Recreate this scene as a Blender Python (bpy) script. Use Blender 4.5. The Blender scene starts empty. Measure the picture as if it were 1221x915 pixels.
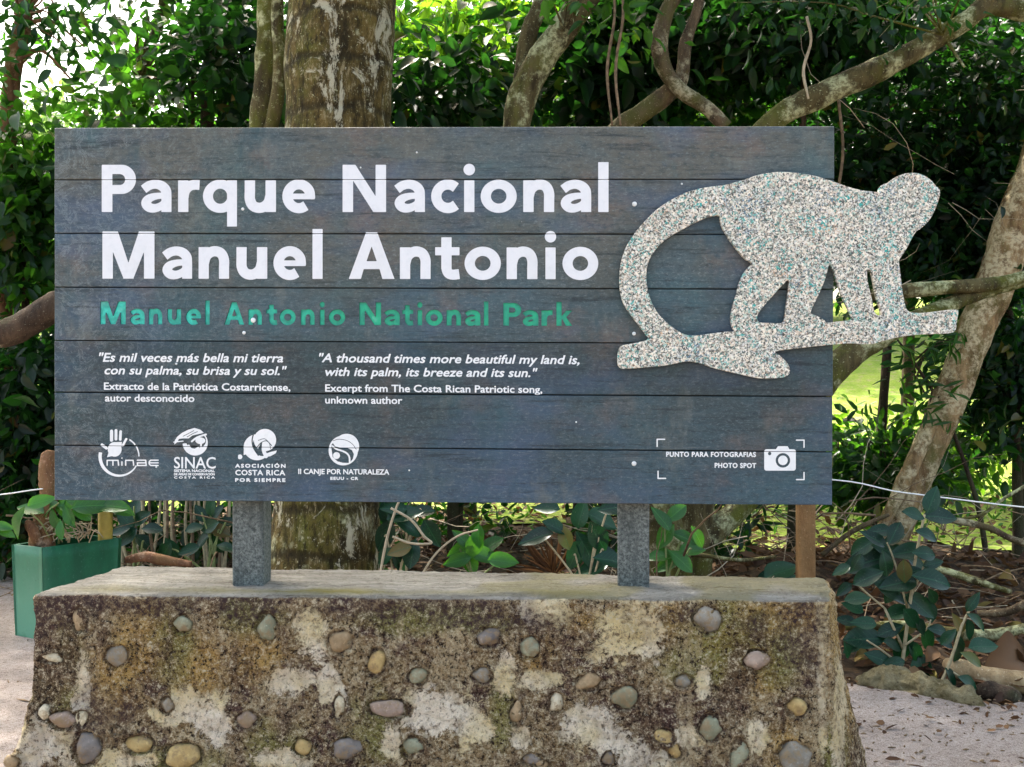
import bpy, math, random
import numpy as np
from mathutils import Vector, Matrix, noise
SC = bpy.context.scene
COL = SC.collection
R = math.radians
rng = np.random.default_rng(7)
random.seed(7)

# ------------------------------------------------------------ camera, sky, sun, exposure
F = 1266.0
CAM = (0.0, -3.0, 1.5)
cam = bpy.data.cameras.new('camera'); camo = bpy.data.objects.new('camera', cam); COL.objects.link(camo)
camo.location = CAM; camo.rotation_euler = (R(90), 0, 0)
cam.sensor_width = 36; cam.lens = 36 * F / 1221; cam.clip_end = 500; cam.clip_start = 0.05
SC.camera = camo
SUN_EL, SUN_AZ = 58, -28            # azimuth measured from +Y towards +X: the sun stands behind the trees, to the left
world = bpy.data.worlds.new('World'); SC.world = world; world.use_nodes = True
wn = world.node_tree
sky = wn.nodes.new('ShaderNodeTexSky'); sky.sky_type = 'NISHITA'; sky.sun_disc = False
sky.sun_elevation = R(SUN_EL); sky.sun_rotation = R(SUN_AZ)
sky.dust_density = 6.0; sky.air_density = 1.0; sky.ozone_density = 0.6
tintn = wn.nodes.new('ShaderNodeMix'); tintn.data_type = 'RGBA'; tintn.blend_type = 'MULTIPLY'; tintn.inputs[0].default_value = 1
tintn.inputs[7].default_value = (1.03, 1.02, .90, 1)          # thin warm overcast
wn.links.new(sky.outputs[0], tintn.inputs[6]); wn.links.new(tintn.outputs[2], wn.nodes['Background'].inputs[0])
wn.nodes['Background'].inputs[1].default_value = 0.15
sd = bpy.data.lights.new('sun', 'SUN'); sd.energy = 2.9; sd.angle = R(1.0); sd.color = (1, .95, .86)
so = bpy.data.objects.new('sun', sd); COL.objects.link(so)
dv = Vector((math.sin(R(SUN_AZ)) * math.cos(R(SUN_EL)), math.cos(R(SUN_AZ)) * math.cos(R(SUN_EL)), math.sin(R(SUN_EL))))
so.rotation_euler = (-dv).to_track_quat('-Z', 'Y').to_euler(); so.location = (-8, 14, 25)
SC.view_settings.view_transform = 'Standard'; SC.view_settings.look = 'None'
SC.view_settings.exposure = 2.3; SC.view_settings.gamma = 1
SC.render.engine = 'CYCLES'
SC.cycles.max_bounces = 6; SC.cycles.transparent_max_bounces = 6; SC.cycles.use_denoising = True

# ------------------------------------------------------------ helpers
def P(px, py, d):
    return Vector(((px - 610.5) / F * d, d - 3.0, 1.5 - (py - 457.5) / F * d))

def tag(o, label=None, cat=None, group=None, kind=None):
    if label: o['label'] = label
    if cat: o['category'] = cat
    if group: o['group'] = group
    if kind: o['kind'] = kind
    return o

def empty(name, loc, label=None, cat=None, group=None, rz=0):
    o = bpy.data.objects.new(name, None); COL.objects.link(o); o.location = loc; o.rotation_euler = (0, 0, rz)
    o.empty_display_size = .1
    o['_loc'] = list(loc)
    tag(o, label, cat, group)
    return o

def mesh(name, verts, faces, mat=None, parent=None, smooth=True, local=False):
    """verts in world coordinates unless local; a parented mesh is stored relative to its root."""
    me = bpy.data.meshes.new(name)
    me.from_pydata([tuple(v) for v in verts], [], [tuple(f) for f in faces])
    return link(name, me, mat, parent, smooth, local)

def rootloc(o):
    v = Vector((0, 0, 0))
    while o is not None:
        v += o.location; o = o.parent
    return v

def link(name, me, mat=None, parent=None, smooth=True, local=False):
    if mat is not None and not me.materials: me.materials.append(mat)
    if smooth: me.polygons.foreach_set('use_smooth', [True] * len(me.polygons))
    o = bpy.data.objects.new(name, me); COL.objects.link(o)
    if parent is not None:
        o.parent = parent
        if not local:
            me.transform(Matrix.Translation(-rootloc(parent)))
    me.update()
    return o

def fastmesh(name, V, Q, mat, parent=None, smooth=True, tint=None):
    """V (n,3) float, Q (m,4) int quads"""
    me = bpy.data.meshes.new(name)
    if parent is not None: V = V - np.array(rootloc(parent))
    n, m = len(V), len(Q)
    me.vertices.add(n); me.vertices.foreach_set('co', np.asarray(V, np.float32).ravel())
    me.loops.add(m * 4); me.loops.foreach_set('vertex_index', np.asarray(Q, np.int32).ravel())
    me.polygons.add(m); me.polygons.foreach_set('loop_start', np.arange(0, m * 4, 4, dtype=np.int32))
    me.polygons.foreach_set('loop_total', np.full(m, 4, np.int32))
    if smooth: me.polygons.foreach_set('use_smooth', np.ones(m, bool))
    me.update(calc_edges=True)
    if tint is not None:
        a = me.attributes.new('tint', 'FLOAT', 'POINT'); a.data.foreach_set('value', np.asarray(tint, np.float32))
    me.materials.append(mat)
    o = bpy.data.objects.new(name, me); COL.objects.link(o)
    if parent is not None: o.parent = parent
    return o

class MB:
    def __init__(s): s.v = []; s.f = []
    def add(s, v, f):
        b = len(s.v); s.v += [tuple(x) for x in v]; s.f += [tuple(i + b for i in q) for q in f]
    def box(s, a, b):
        x0, y0, z0 = a; x1, y1, z1 = b
        s.add([(x0,y0,z0),(x1,y0,z0),(x1,y1,z0),(x0,y1,z0),(x0,y0,z1),(x1,y0,z1),(x1,y1,z1),(x0,y1,z1)],
              [(0,3,2,1),(4,5,6,7),(0,1,5,4),(1,2,6,5),(2,3,7,6),(3,0,4,7)])
    def tube(s, pts, rad, n=8, lump=0.0, freq=6.0, caps=True):
        pts = [Vector(p) for p in pts]; V = []; Fc = []
        up = Vector((0.13, 0.31, 0.94)); prev = None
        for i, p in enumerate(pts):
            t = (pts[min(i+1, len(pts)-1)] - pts[max(i-1, 0)]).normalized()
            if prev is None:
                a = t.cross(up); a = a.normalized() if a.length > 1e-3 else t.orthogonal().normalized()
            else:
                a = (prev - t * prev.dot(t)).normalized()
            prev = a; b = t.cross(a)
            for k in range(n):
                w = 2 * math.pi * k / n
                d = a * math.cos(w) + b * math.sin(w); r = rad[i]
                if lump: q_ = (p + d * r) * freq; r *= 1 + lump * (noise.noise(q_) + .5*noise.noise(q_*2.3) + .3*noise.noise(q_*5.1))
                V.append(p + d * r)
        for i in range(len(pts) - 1):
            for k in range(n):
                k2 = (k + 1) % n
                Fc.append((i*n+k, i*n+k2, (i+1)*n+k2, (i+1)*n+k))
        if caps:
            Fc.append(tuple(range(n))[::-1]); Fc.append(tuple((len(pts)-1)*n + k for k in range(n)))
        s.add(V, Fc)
    def build(s, name, mat, parent=None, smooth=True, local=False):
        return mesh(name, s.v, s.f, mat, parent, smooth, local)

def spline(pts, step=4):
    """Catmull-Rom through rows of numbers"""
    A = np.array(pts, float); out = []
    A = np.vstack([2*A[0]-A[1], A, 2*A[-1]-A[-2]])
    for i in range(1, len(A) - 2):
        for k in range(step):
            t = k / step
            out.append(.5 * ((2*A[i]) + (-A[i-1]+A[i+1])*t + (2*A[i-1]-5*A[i]+4*A[i+1]-A[i+2])*t*t + (-A[i-1]+3*A[i]-3*A[i+1]+A[i+2])*t**3))
    out.append(A[-2]); return np.array(out)

# ------------------------------------------------------------ material helpers
class NT:
    def __init__(s, name):
        s.m = bpy.data.materials.new(name); s.m.use_nodes = True; s.t = s.m.node_tree; s.n = s.t.nodes
        s.b = s.n['Principled BSDF']; s.out = s.n['Material Output']
        s.tc = s.n.new('ShaderNodeTexCoord').outputs['Object']
        s.geo = s.n.new('ShaderNodeNewGeometry').outputs['Position']
    def _in(s, sock, v):
        if hasattr(v, 'is_output'): s.t.links.new(v, sock)
        elif v is not None:
            if isinstance(v, tuple) and len(v) == 3 and sock.type == 'RGBA': v = (*v, 1)
            sock.default_value = v
    def mapping(s, scale=(1,1,1), rot=(0,0,0), src=None, loc=(0,0,0)):
        n = s.n.new('ShaderNodeMapping'); n.inputs['Scale'].default_value = scale; n.inputs['Rotation'].default_value = rot
        n.inputs['Location'].default_value = loc
        s.t.links.new(src or s.tc, n.inputs[0]); return n.outputs[0]
    def noise(s, scale, detail=6, rough=.6, co=None, dist=0, col=False):
        n = s.n.new('ShaderNodeTexNoise'); n.inputs['Scale'].default_value = scale; n.inputs['Detail'].default_value = detail
        n.inputs['Roughness'].default_value = rough; n.inputs['Distortion'].default_value = dist
        s.t.links.new(co or s.tc, n.inputs['Vector']); return n.outputs['Color' if col else 'Fac']
    def vor(s, scale, co=None, out='Distance', feat='F1', rnd=1):
        n = s.n.new('ShaderNodeTexVoronoi'); n.feature = feat; n.inputs['Scale'].default_value = scale
        n.inputs['Randomness'].default_value = rnd
        s.t.links.new(co or s.tc, n.inputs['Vector']); return n.outputs[out]
    def ramp(s, fac, stops, interp='LINEAR'):
        n = s.n.new('ShaderNodeValToRGB'); cr = n.color_ramp; cr.interpolation = interp
        while len(cr.elements) < len(stops): cr.elements.new(.5)
        for e, (p, c) in zip(cr.elements, stops):
            e.position = p; e.color = (c, c, c, 1) if isinstance(c, (int, float)) else (*c, 1)
        s.t.links.new(fac, n.inputs[0]); return n.outputs[0]
    def mix(s, fac, a, b, mode='MIX'):
        n = s.n.new('ShaderNodeMix'); n.data_type = 'RGBA'; n.blend_type = mode
        s._in(n.inputs[0], fac); s._in(n.inputs[6], a); s._in(n.inputs[7], b); return n.outputs[2]
    def math(s, op, a, b=None, clamp=False):
        n = s.n.new('ShaderNodeMath'); n.operation = op; n.use_clamp = clamp
        s._in(n.inputs[0], a)
        if b is not None: s._in(n.inputs[1], b)
        return n.outputs[0]
    def attr(s, name):
        n = s.n.new('ShaderNodeAttribute'); n.attribute_name = name; return n.outputs['Fac']
    def sep(s, v, k):
        n = s.n.new('ShaderNodeSeparateXYZ'); s.t.links.new(v, n.inputs[0]); return n.outputs[k]
    def bump(s, h, strength=.3, dist=.01, prev=None):
        n = s.n.new('ShaderNodeBump'); n.inputs['Strength'].default_value = strength; n.inputs['Distance'].default_value = dist
        s.t.links.new(h, n.inputs['Height'])
        if prev is not None: s.t.links.new(prev, n.inputs['Normal'])
        return n.outputs[0]
    def done(s, col=None, rough=None, normal=None, spec=None, metal=None):
        s._in(s.b.inputs['Base Color'], col) if col is not None else None
        if rough is not None: s._in(s.b.inputs['Roughness'], rough)
        if normal is not None: s.t.links.new(normal, s.b.inputs['Normal'])
        if spec is not None: s._in(s.b.inputs['Specular IOR Level'], spec)
        if metal is not None: s.b.inputs['Metallic'].default_value = metal
        return s.m

def m_leaf(name, dark, mid, light, trans, tfac=.35, rough=.42, spec=.4, veins=False):
    t = NT(name)
    a = t.attr('tint')
    oi = t.n.new('ShaderNodeObjectInfo').outputs['Random']
    v = t.math('FRACT', t.math('ADD', a, oi))
    c = t.ramp(v, [(0, dark), (.55, mid), (.955, light), (.975, (.16, .13, .02)), (1, (.13, .065, .02))])
    big = t.noise(1.3, 3, co=t.geo)
    c = t.mix(t.ramp(big, [(.42, 0), (.6, .55)]), c, tuple(x * .6 for x in dark))
    if veins:
        x = t.sep(t.tc, 0); y = t.math('ABSOLUTE', t.sep(t.tc, 1))
        rib = t.ramp(y, [(.012, .55), (.03, 0)])
        w = t.math('SINE', t.math('MULTIPLY', t.math('SUBTRACT', x, t.math('MULTIPLY', y, .55)), 52.0))
        sv = t.math('MULTIPLY', t.ramp(w, [(.90, 0), (1.0, .35)]), .8)
        c = t.mix(t.math('MAXIMUM', rib, sv), c, tuple(v_ * 1.8 + .012 for v_ in light))
        fl = t.ramp(t.noise(9, 5, .8), [(.60, 0), (.66, .35)]); c = t.mix(fl, c, (.20, .22, .15))
    t.done(c, rough, spec=spec)
    tr = t.n.new('ShaderNodeBsdfTranslucent')
    tc = t.mix(v, trans, tuple(min(1, x * 1.5) for x in trans)); t.t.links.new(tc, tr.inputs[0])
    mx = t.n.new('ShaderNodeMixShader'); mx.inputs[0].default_value = tfac
    t.t.links.new(t.b.outputs[0], mx.inputs[1]); t.t.links.new(tr.outputs[0], mx.inputs[2])
    t.t.links.new(mx.outputs[0], t.out.inputs[0])
    return t.m

def m_bark(name, base, dark, lich, moss, lfac=.58, scale=1.0, rings=0.0):
    t = NT(name)
    st = t.mapping((1, 1, .25))
    n1 = t.noise(9 * scale, 8, .7, st); n2 = t.noise(3.2 * scale, 6, .65); n3 = t.noise(22 * scale, 5, .7)
    c = t.mix(t.ramp(n1, [(.38, 0), (.62, 1)]), dark, base)
    ml = t.math('MULTIPLY', t.ramp(n2, [(lfac - .06, 0), (lfac + .02, 1)]), t.ramp(n3, [(.42, .15), (.55, 1)]))
    mm = t.ramp(t.noise(2.1 * scale, 6, .7, t.mapping((1,1,.6), loc=(3,1,7))), [(.48, 0), (.62, .85)])
    c = t.mix(mm, c, moss); c = t.mix(ml, c, lich)
    sp = t.ramp(t.noise(60 * scale, 3, .6), [(.64, 0), (.68, .8)])
    c = t.mix(sp, c, lich)
    h = t.math('ADD', n1, t.math('MULTIPLY', n3, .6))
    if rings:
        w = t.n.new('ShaderNodeTexWave'); w.bands_direction = 'Z'; w.inputs['Scale'].default_value = rings
        w.inputs['Distortion'].default_value = 2.5; w.inputs['Detail'].default_value = 3; w.inputs['Detail Scale'].default_value = 2.0
        t.t.links.new(t.tc, w.inputs['Vector'])
        rr = t.ramp(w.outputs['Fac'], [(0, 0), (.12, 1)])
        c = t.mix(t.math('MULTIPLY', t.math('SUBTRACT', 1.0, rr), .8), c, dark); vs_ = t.noise(30, 7, .8, t.mapping((1, 1, .35))); c = t.mix(t.ramp(vs_, [(.40, .85), (.50, 0)]), c, tuple(q*.6 for q in dark)); c = t.mix(t.ramp(vs_, [(.56, 0), (.62, .6)]), c, (.38, .30, .16)); bl_ = t.noise(4.5, 8, .8, t.mapping((1.2, 1.2, .7), loc=(8,2,1)), dist=.8); c = t.mix(t.ramp(bl_, [(.54, 0), (.58, .85)]), c, (.52, .47, .33)); h = t.math('ADD', h, vs_)
        h = t.math('ADD', h, t.math('MULTIPLY', rr, .5))
    return t.done(c, .9, t.bump(h, 1.0, .02), spec=.2)

def m_plain(name, col, rough=.6, var=.25, scale=20, bump=.2, spec=.3, dark=None):
    t = NT(name)
    n = t.noise(scale, 6, .65)
    c = t.mix(t.ramp(n, [(.35, 0), (.65, 1)]), dark or tuple(x * (1 - var) for x in col), tuple(min(1, x * (1 + var * .6)) for x in col))
    return t.done(c, rough, t.bump(n, bump, .004), spec=spec)

M = {}
def m_plank():
    t = NT('slate_paint_weathered_plank')
    rnd = t.n.new('ShaderNodeObjectInfo').outputs['Random']
    cmb = t.n.new('ShaderNodeCombineXYZ'); t._in(cmb.inputs[0], t.math('MULTIPLY', rnd, 17.0)); t._in(cmb.inputs[2], t.math('MULTIPLY', rnd, 5.0))
    add = t.n.new('ShaderNodeVectorMath'); add.operation = 'ADD'; t.t.links.new(t.tc, add.inputs[0]); t.t.links.new(cmb.outputs[0], add.inputs[1])
    co = add.outputs[0]
    z = t.sep(t.tc, 2)
    grain = t.noise(34, 8, .75, t.mapping((.22, 1, 1), src=co), dist=.6)
    fine = t.noise(150, 4, .8, t.mapping((.45, 1, 1), src=co))
    cloud = t.noise(2.6, 5, .6, t.mapping((.8, 1, 1.3), src=t.tc))
    cl2 = t.noise(5.5, 6, .65, t.mapping((.8, 1, 1), src=t.tc, loc=(7, 0, 3)))
    base = t.ramp(z, [(0, (.058, .098, .150)), (.2, (.042, .076, .110)), (.45, (.036, .058, .066)), (.8, (.048, .060, .058)), (1, (.084, .086, .074))])  # bluer towards the bottom: sky reflection painted into the base colour
    c = t.mix(t.ramp(cloud, [(.46, 0), (.62, .75)]), base, (.045, .085, .105))
    c = t.mix(t.ramp(cl2, [(.52, 0), (.70, .6)]), c, (.150, .100, .078))
    c = t.mix(t.ramp(t.noise(3.7, 4, .6, t.mapping((1, 1, 1), loc=(11, 0, 5))), [(.54, 0), (.72, .5)]), c, (.035, .105, .12))
    c = t.mix(t.ramp(grain, [(.34, .45), (.50, 0)]), c, (.028, .036, .042))
    c = t.mix(t.ramp(t.noise(70, 6, .8, t.mapping((.5, 1, 1), src=co)), [(.36, .7), (.49, 0)]), c, (.022, .034, .042))
    c = t.mix(t.ramp(t.noise(1.7, 4, .6, t.mapping((1, 1, 2), loc=(2, 0, 8))), [(.50, 0), (.68, .6)]), c, (.055, .090, .165))
    c = t.mix(t.ramp(fine, [(.53, 0), (.70, .6)]), c, (.17, .20, .21))
    c = t.mix(t.ramp(fine, [(.24, .6), (.42, 0)]), c, (.02, .03, .04))
    c = t.mix(t.ramp(t.noise(4.2, 6, .7, t.mapping((1.4, 1, .45), loc=(21, 0, 2))), [(.53, 0), (.66, .55)]), c, (.018, .060, .075))
    c = t.mix(t.ramp(t.noise(6, 6, .7, t.mapping((1, 1, .5), loc=(31, 0, 2))), [(.56, 0), (.70, .5)]), c, (.15, .155, .135))
    tone = t.math('ADD', .78, t.math('MULTIPLY', rnd, .40)); tn = t.n.new('ShaderNodeCombineColor')
    for q_ in range(3): t.t.links.new(tone, tn.inputs[q_])
    c = t.mix(1.0, c, tn.outputs[0], 'MULTIPLY')
    lg = t.noise(46, 7, .8, t.mapping((.07, 1, 1), src=co), dist=.3)
    c = t.mix(t.ramp(lg, [(.36, .75), (.46, 0)]), c, (.014, .022, .026)); c = t.mix(t.ramp(lg, [(.58, 0), (.70, .5)]), c, (.15, .17, .17))
    # pale smears and scratches, mostly towards the left end
    x = t.sep(t.tc, 0)
    left = t.ramp(t.math('MULTIPLY_ADD', x, .45) if False else x, [(.0, 1), (.32, .55), (.8, .18)])
    sc_ = t.ramp(t.noise(16, 9, .85, t.mapping((1, 1, 1)), dist=3.0), [(.535, 0), (.56, .5), (.585, 0)])
    c = t.mix(t.math('MULTIPLY', sc_, left), c, (.33, .37, .38))
    vs = t.ramp(t.vor(60, t.mapping((1, .02, 1))), [(.035, .9), (.06, 0)])
    c = t.mix(t.math('MULTIPLY', vs, t.ramp(t.noise(9, 2), [(.6, 0), (.68, 1)])), c, (.6, .62, .62))
    h = t.math('ADD', t.math('ADD', grain, lg), t.math('MULTIPLY', fine, .5))
    return t.done(c, t.ramp(cloud, [(.3, .45), (.7, .62)]), t.bump(h, .45, .004), spec=.28)
def m_white():
    t = NT('white_lettering_paint')
    n = t.noise(45, 5, .7); n2 = t.noise(6, 5, .6)
    c = t.mix(t.ramp(n, [(.5, 0), (.85, .45)]), (.66, .67, .70), (.42, .45, .49))
    c = t.mix(t.ramp(n2, [(.55, 0), (.75, .4)]), c, (.55, .55, .54))
    return t.done(c, .55, t.bump(n, .15, .002))
def m_small_white():
    t = NT('small_white_lettering_paint')
    n = t.noise(60, 4, .7)
    return t.done(t.mix(t.ramp(n, [(.5, 0), (.8, .35)]), (.70, .71, .72), (.42, .45, .48)), .55)
def m_green():
    t = NT('turquoise_lettering_paint')
    n = t.noise(30, 5, .7); x = t.sep(t.tc, 0)
    c = t.ramp(x, [(0, (.045, .56, .45)), (.45, (.03, .52, .40)), (.85, (.005, .38, .20))])
    c = t.mix(t.ramp(n, [(.4, .65), (.6, 0)]), c, (.01, .20, .15))
    c = t.mix(t.ramp(t.noise(14, 3), [(.6, 0), (.75, .45)]), c, (.32, .62, .58))
    return t.done(c, .4, t.bump(n, .3, .002))
def m_terrazzo():
    t = NT('recycled_plastic_chip_terrazzo')
    fl = t.mapping((1, .15, 1))
    sc1 = 185
    # warp a little so that the chips are not straight-sided cells
    w = t.n.new('ShaderNodeVectorMath'); w.operation = 'ADD'
    wn_ = t.n.new('ShaderNodeVectorMath'); wn_.operation = 'SCALE'; wn_.inputs['Scale'].default_value = .009
    t.t.links.new(t.noise(60, 3, co=fl, col=True), wn_.inputs[0]); t.t.links.new(fl, w.inputs[0]); t.t.links.new(wn_.outputs[0], w.inputs[1])
    co = w.outputs[0]
    cr = t.sep(t.vor(sc1, co, 'Color'), 0)
    cg = t.sep(t.vor(sc1, co, 'Color'), 1)
    c = t.ramp(cr, [(0, (.045, .05, .045)), (.09, (.16, .155, .13)), (.20, (.30, .285, .24)), (.36, (.45, .42, .35)), (.52, (.62, .55, .44)), (.74, (.76, .70, .58)), (.90, (.52, .42, .33))], 'CONSTANT')
    zone = t.noise(16, 4, .7, fl)
    teal = t.math('MULTIPLY', t.ramp(zone, [(.44, .12), (.64, 1)]), t.ramp(cg, [(0, 1), (.27, 0)], 'CONSTANT'))
    c = t.mix(teal, c, (.03, .33, .30))
    blue = t.math('MULTIPLY', t.ramp(t.noise(7, 3, .6, t.mapping((1, .15, 1), loc=(4, 0, 9))), [(.52, .04), (.64, .8)]), t.ramp(cg, [(0, 0), (.4, 1), (.62, 0)], 'CONSTANT'))
    c = t.mix(blue, c, (.05, .16, .25))
    och = t.math('MULTIPLY', t.ramp(t.noise(8, 3, .6, t.mapping((1, .15, 1), loc=(14, 0, 2))), [(.52, .05), (.66, .8)]), t.ramp(cg, [(0, 0), (.66, 1), (.85, 0)], 'CONSTANT'))
    c = t.mix(och, c, (.50, .30, .17))
    s2 = t.sep(t.vor(300, co, 'Color'), 1)
    c = t.mix(t.ramp(s2, [(0, .85), (.2, 0)], 'CONSTANT'), c, (.10, .10, .09))
    c = t.mix(t.ramp(s2, [(0, 0), (.8, .6)], 'CONSTANT'), c, (.74, .73, .70))
    return t.done(c, .5, t.bump(t.vor(sc1, co), .15, .001), spec=.35)
def m_post():
    t = NT('grey_painted_rough_timber_post')
    n = t.noise(120, 5, .8); v = t.noise(22, 7, .7, t.mapping((1, 1, .12)))
    c = t.mix(t.ramp(n, [(.4, 0), (.66, 1)]), (.036, .044, .042), (.21, .23, .215))
    c = t.mix(t.ramp(v, [(.4, .65), (.52, 0)]), c, (.03, .038, .036))
    return t.done(c, .75, t.bump(t.math('ADD', n, v), .7, .004))
def m_concrete():
    t = NT('lichen_covered_old_concrete')
    pale, moss, och, dark, top = (t.attr(k) for k in ('pale', 'moss', 'ochre', 'dark', 'topside'))
    f1 = t.noise(70, 8, .8); f2 = t.noise(26, 8, .75, dist=.5); f3 = t.noise(9, 6, .7); f4 = t.noise(180, 3, .8); f5 = t.noise(38, 7, .85, dist=1.2)
    c = t.mix(t.ramp(f3, [(.38, 0), (.60, 1)]), (.19, .120, .052), (.33, .235, .125))
    c = t.mix(t.ramp(f5, [(.50, 0), (.56, .9)]), c, (.52, .42, .26))
    c = t.mix(t.math('MULTIPLY', t.ramp(t.noise(5, 5, .7, t.mapping(loc=(5,5,5))), [(.45, 0), (.56, 1)]), t.ramp(f2, [(.46, 1), (.53, .1)])), c, (.095, .052, .042))
    c = t.mix(t.math('MULTIPLY', och, t.ramp(f5, [(.40, .15), (.56, 1)])), c, (.50, .31, .085))
    c = t.mix(t.math('MULTIPLY', moss, t.ramp(f1, [(.38, .2), (.58, 1)])), c, (.20, .20, .045))
    pm = t.math('MULTIPLY_ADD', pale, 1.0)
    pm.node.inputs[2].default_value = -.5
    pmask = t.ramp(t.math('ADD', t.math('MULTIPLY', t.math('SUBTRACT', f5, .5), 3.6), t.math('ADD', pm, t.math('MULTIPLY', t.math('SUBTRACT', f3, .5), 1.6))), [(.0, 0), (.07, 1)])
    pc = t.mix(t.ramp(t.noise(6, 4, .6, t.mapping(loc=(1,9,2))), [(.42, 0), (.6, 1)]), (.80, .66, .38), (.86, .75, .60))
    pc = t.mix(t.math('MULTIPLY', och, .6), pc, (.58, .42, .15))
    pc = t.mix(t.ramp(f1, [(.38, .85), (.48, 0)]), pc, (.17, .11, .07))
    pc = t.mix(t.ramp(f2, [(.36, .8), (.47, 0)]), pc, (.26, .19, .11))
    c = t.mix(pmask, c, pc)
    drip = t.noise(4.5, 6, .7, t.mapping((1.5, 1.5, .38), loc=(2, 7, 4)), dist=.4)
    c = t.mix(t.math('MULTIPLY', t.math('SUBTRACT', 1.0, t.math('MULTIPLY', pmask, .6)), t.ramp(drip, [(.50, 0), (.60, .85)])), c, t.mix(t.ramp(f1, [(.42, 0), (.56, 1)]), (.045, .026, .020), (.17, .105, .065)))
    c = t.mix(t.ramp(drip, [(.36, .55), (.44, 0)]), c, (.46, .36, .22))
    # crusty pale and black specks over everything
    c = t.mix(t.ramp(f1, [(.56, 0), (.59, .9)]), c, (.64, .55, .38))
    inv = t.math('SUBTRACT', 1.0, t.math('MULTIPLY', pmask, .75)); c = t.mix(t.math('MULTIPLY', inv, t.ramp(f1, [(.43, 1), (.462, 0)])), c, (.020, .010, .007))
    c = t.mix(t.ramp(f4, [(.585, 0), (.64, .7)]), c, (.60, .53, .39))
    c = t.mix(t.math('MULTIPLY', inv, t.ramp(f4, [(.36, .85), (.43, 0)])), c, (.03, .018, .013))
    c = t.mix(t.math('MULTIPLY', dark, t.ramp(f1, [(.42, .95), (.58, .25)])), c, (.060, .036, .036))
    # the worn top: pale grey with long grain and a mossy yellow strip
    st = t.noise(12, 7, .7, t.mapping((.25, 1.6, 1)))
    tc_ = t.mix(t.ramp(st, [(.35, 0), (.62, 1)]), (.20, .18, .15), (.40, .375, .335))
    tc_ = t.mix(t.ramp(f1, [(.36, .9), (.47, 0)]), tc_, (.13, .11, .08)); tc_ = t.mix(t.ramp(f5, [(.54, 0), (.62, .7)]), tc_, (.50, .47, .40)); tc_ = t.mix(t.ramp(t.noise(30, 6, .7, t.mapping((.22, 2, 1))), [(.33, .8), (.40, 0)]), tc_, (.09, .075, .05))
    tc_ = t.mix(t.math('MULTIPLY', t.attr('mosstop'), t.ramp(st, [(.3, .4), (.6, 1)])), tc_, (.22, .19, .05))
    c = t.mix(top, c, tc_)
    h = t.math('ADD', t.math('MULTIPLY', f1, 1.0), t.math('ADD', f2, t.math('MULTIPLY', pmask, -.25)))
    n1 = t.bump(h, 1.0, .016)
    return t.done(c, .93, n1, spec=.1)
M['plank'] = m_plank(); M['white'] = m_white(); M['swhite'] = m_small_white(); M['green'] = m_green()
M['terrazzo'] = m_terrazzo(); M['post'] = m_post(); M['concrete'] = m_concrete()
M['backing'] = m_plain('black_backing_board', (.02, .022, .024), .8)
M['screw'] = m_plain('pale_screw_head', (.72, .74, .74), .45)

# ------------------------------------------------------------ the sign: picture of its plane, lettering by signed distance
dl, dr = 3.027, 2.973
A_ = P(65, 457.5, dl); B_ = P(993, 457.5, dr)
ux = Vector((B_.x - A_.x, B_.y - A_.y, 0)).normalized(); un = Vector((ux.y, -ux.x, 0))   # un points to the viewer
YAW = math.atan2(ux.y, ux.x)
ZB = .918
BASE = Vector((A_.x, A_.y, ZB))
den = np.array([un.x, un.y]); k0 = (A_ - Vector(CAM)).dot(un)
def bl(px, py, off=0.0):
    """photo pixel -> point on the board, in the sign's own frame (x along the board, -y to the viewer, z up)"""
    dx, dz = (px - 610.5) / F, -(py - 457.5) / F
    t = k0 / (dx * un.x + un.y)
    X = CAM[0] + dx * t; Y = CAM[1] + t; Z = CAM[2] + dz * t
    return ((X - BASE.x) * ux.x + (Y - BASE.y) * ux.y, -off, Z - BASE.z)
sign = empty('park_sign', BASE, 'large dark slate plank sign for a national park with a speckled monkey cutout', 'sign', rz=YAW)

# signed distance helpers in photo pixels, X, Y arrays (Y down)
def s_seg(X, Y, a, b, wa, wb=None):
    wb = wa if wb is None else wb
    ax, ay = a; bx, by = b; vx, vy = bx - ax, by - ay; L = vx*vx + vy*vy + 1e-9
    t = np.clip(((X-ax)*vx + (Y-ay)*vy) / L, 0, 1)
    return np.hypot(X - ax - t*vx, Y - ay - t*vy) - (wa + (wb - wa) * t)
def s_poly(X, Y, pts):
    d = np.full(X.shape, 1e9); ins = np.zeros(X.shape, bool)
    n = len(pts)
    for i in range(n):
        (ax, ay), (bx, by) = pts[i], pts[(i+1) % n]
        d = np.minimum(d, s_seg(X, Y, (ax, ay), (bx, by), 0))
        c = ((ay > Y) != (by > Y))
        with np.errstate(divide='ignore', invalid='ignore'):
            xi = (bx - ax) * (Y - ay) / (by - ay if by != ay else 1e-9) + ax
        ins ^= (c & (X < xi))
    return np.where(ins, -d, d)
def s_box(X, Y, x0, y0, x1, y1, r=0.6):
    cx, cy = (x0+x1)/2, (y0+y1)/2; qx = np.abs(X-cx) - (abs(x1-x0)/2 - r); qy = np.abs(Y-cy) - (abs(y1-y0)/2 - r)
    return np.hypot(np.maximum(qx, 0), np.maximum(qy, 0)) + np.minimum(np.maximum(qx, qy), 0) - r
def s_ell(X, Y, cx, cy, rx, ry):
    k = np.hypot((X-cx)/rx, (Y-cy)/ry); return (k - 1) * min(rx, ry)
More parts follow.
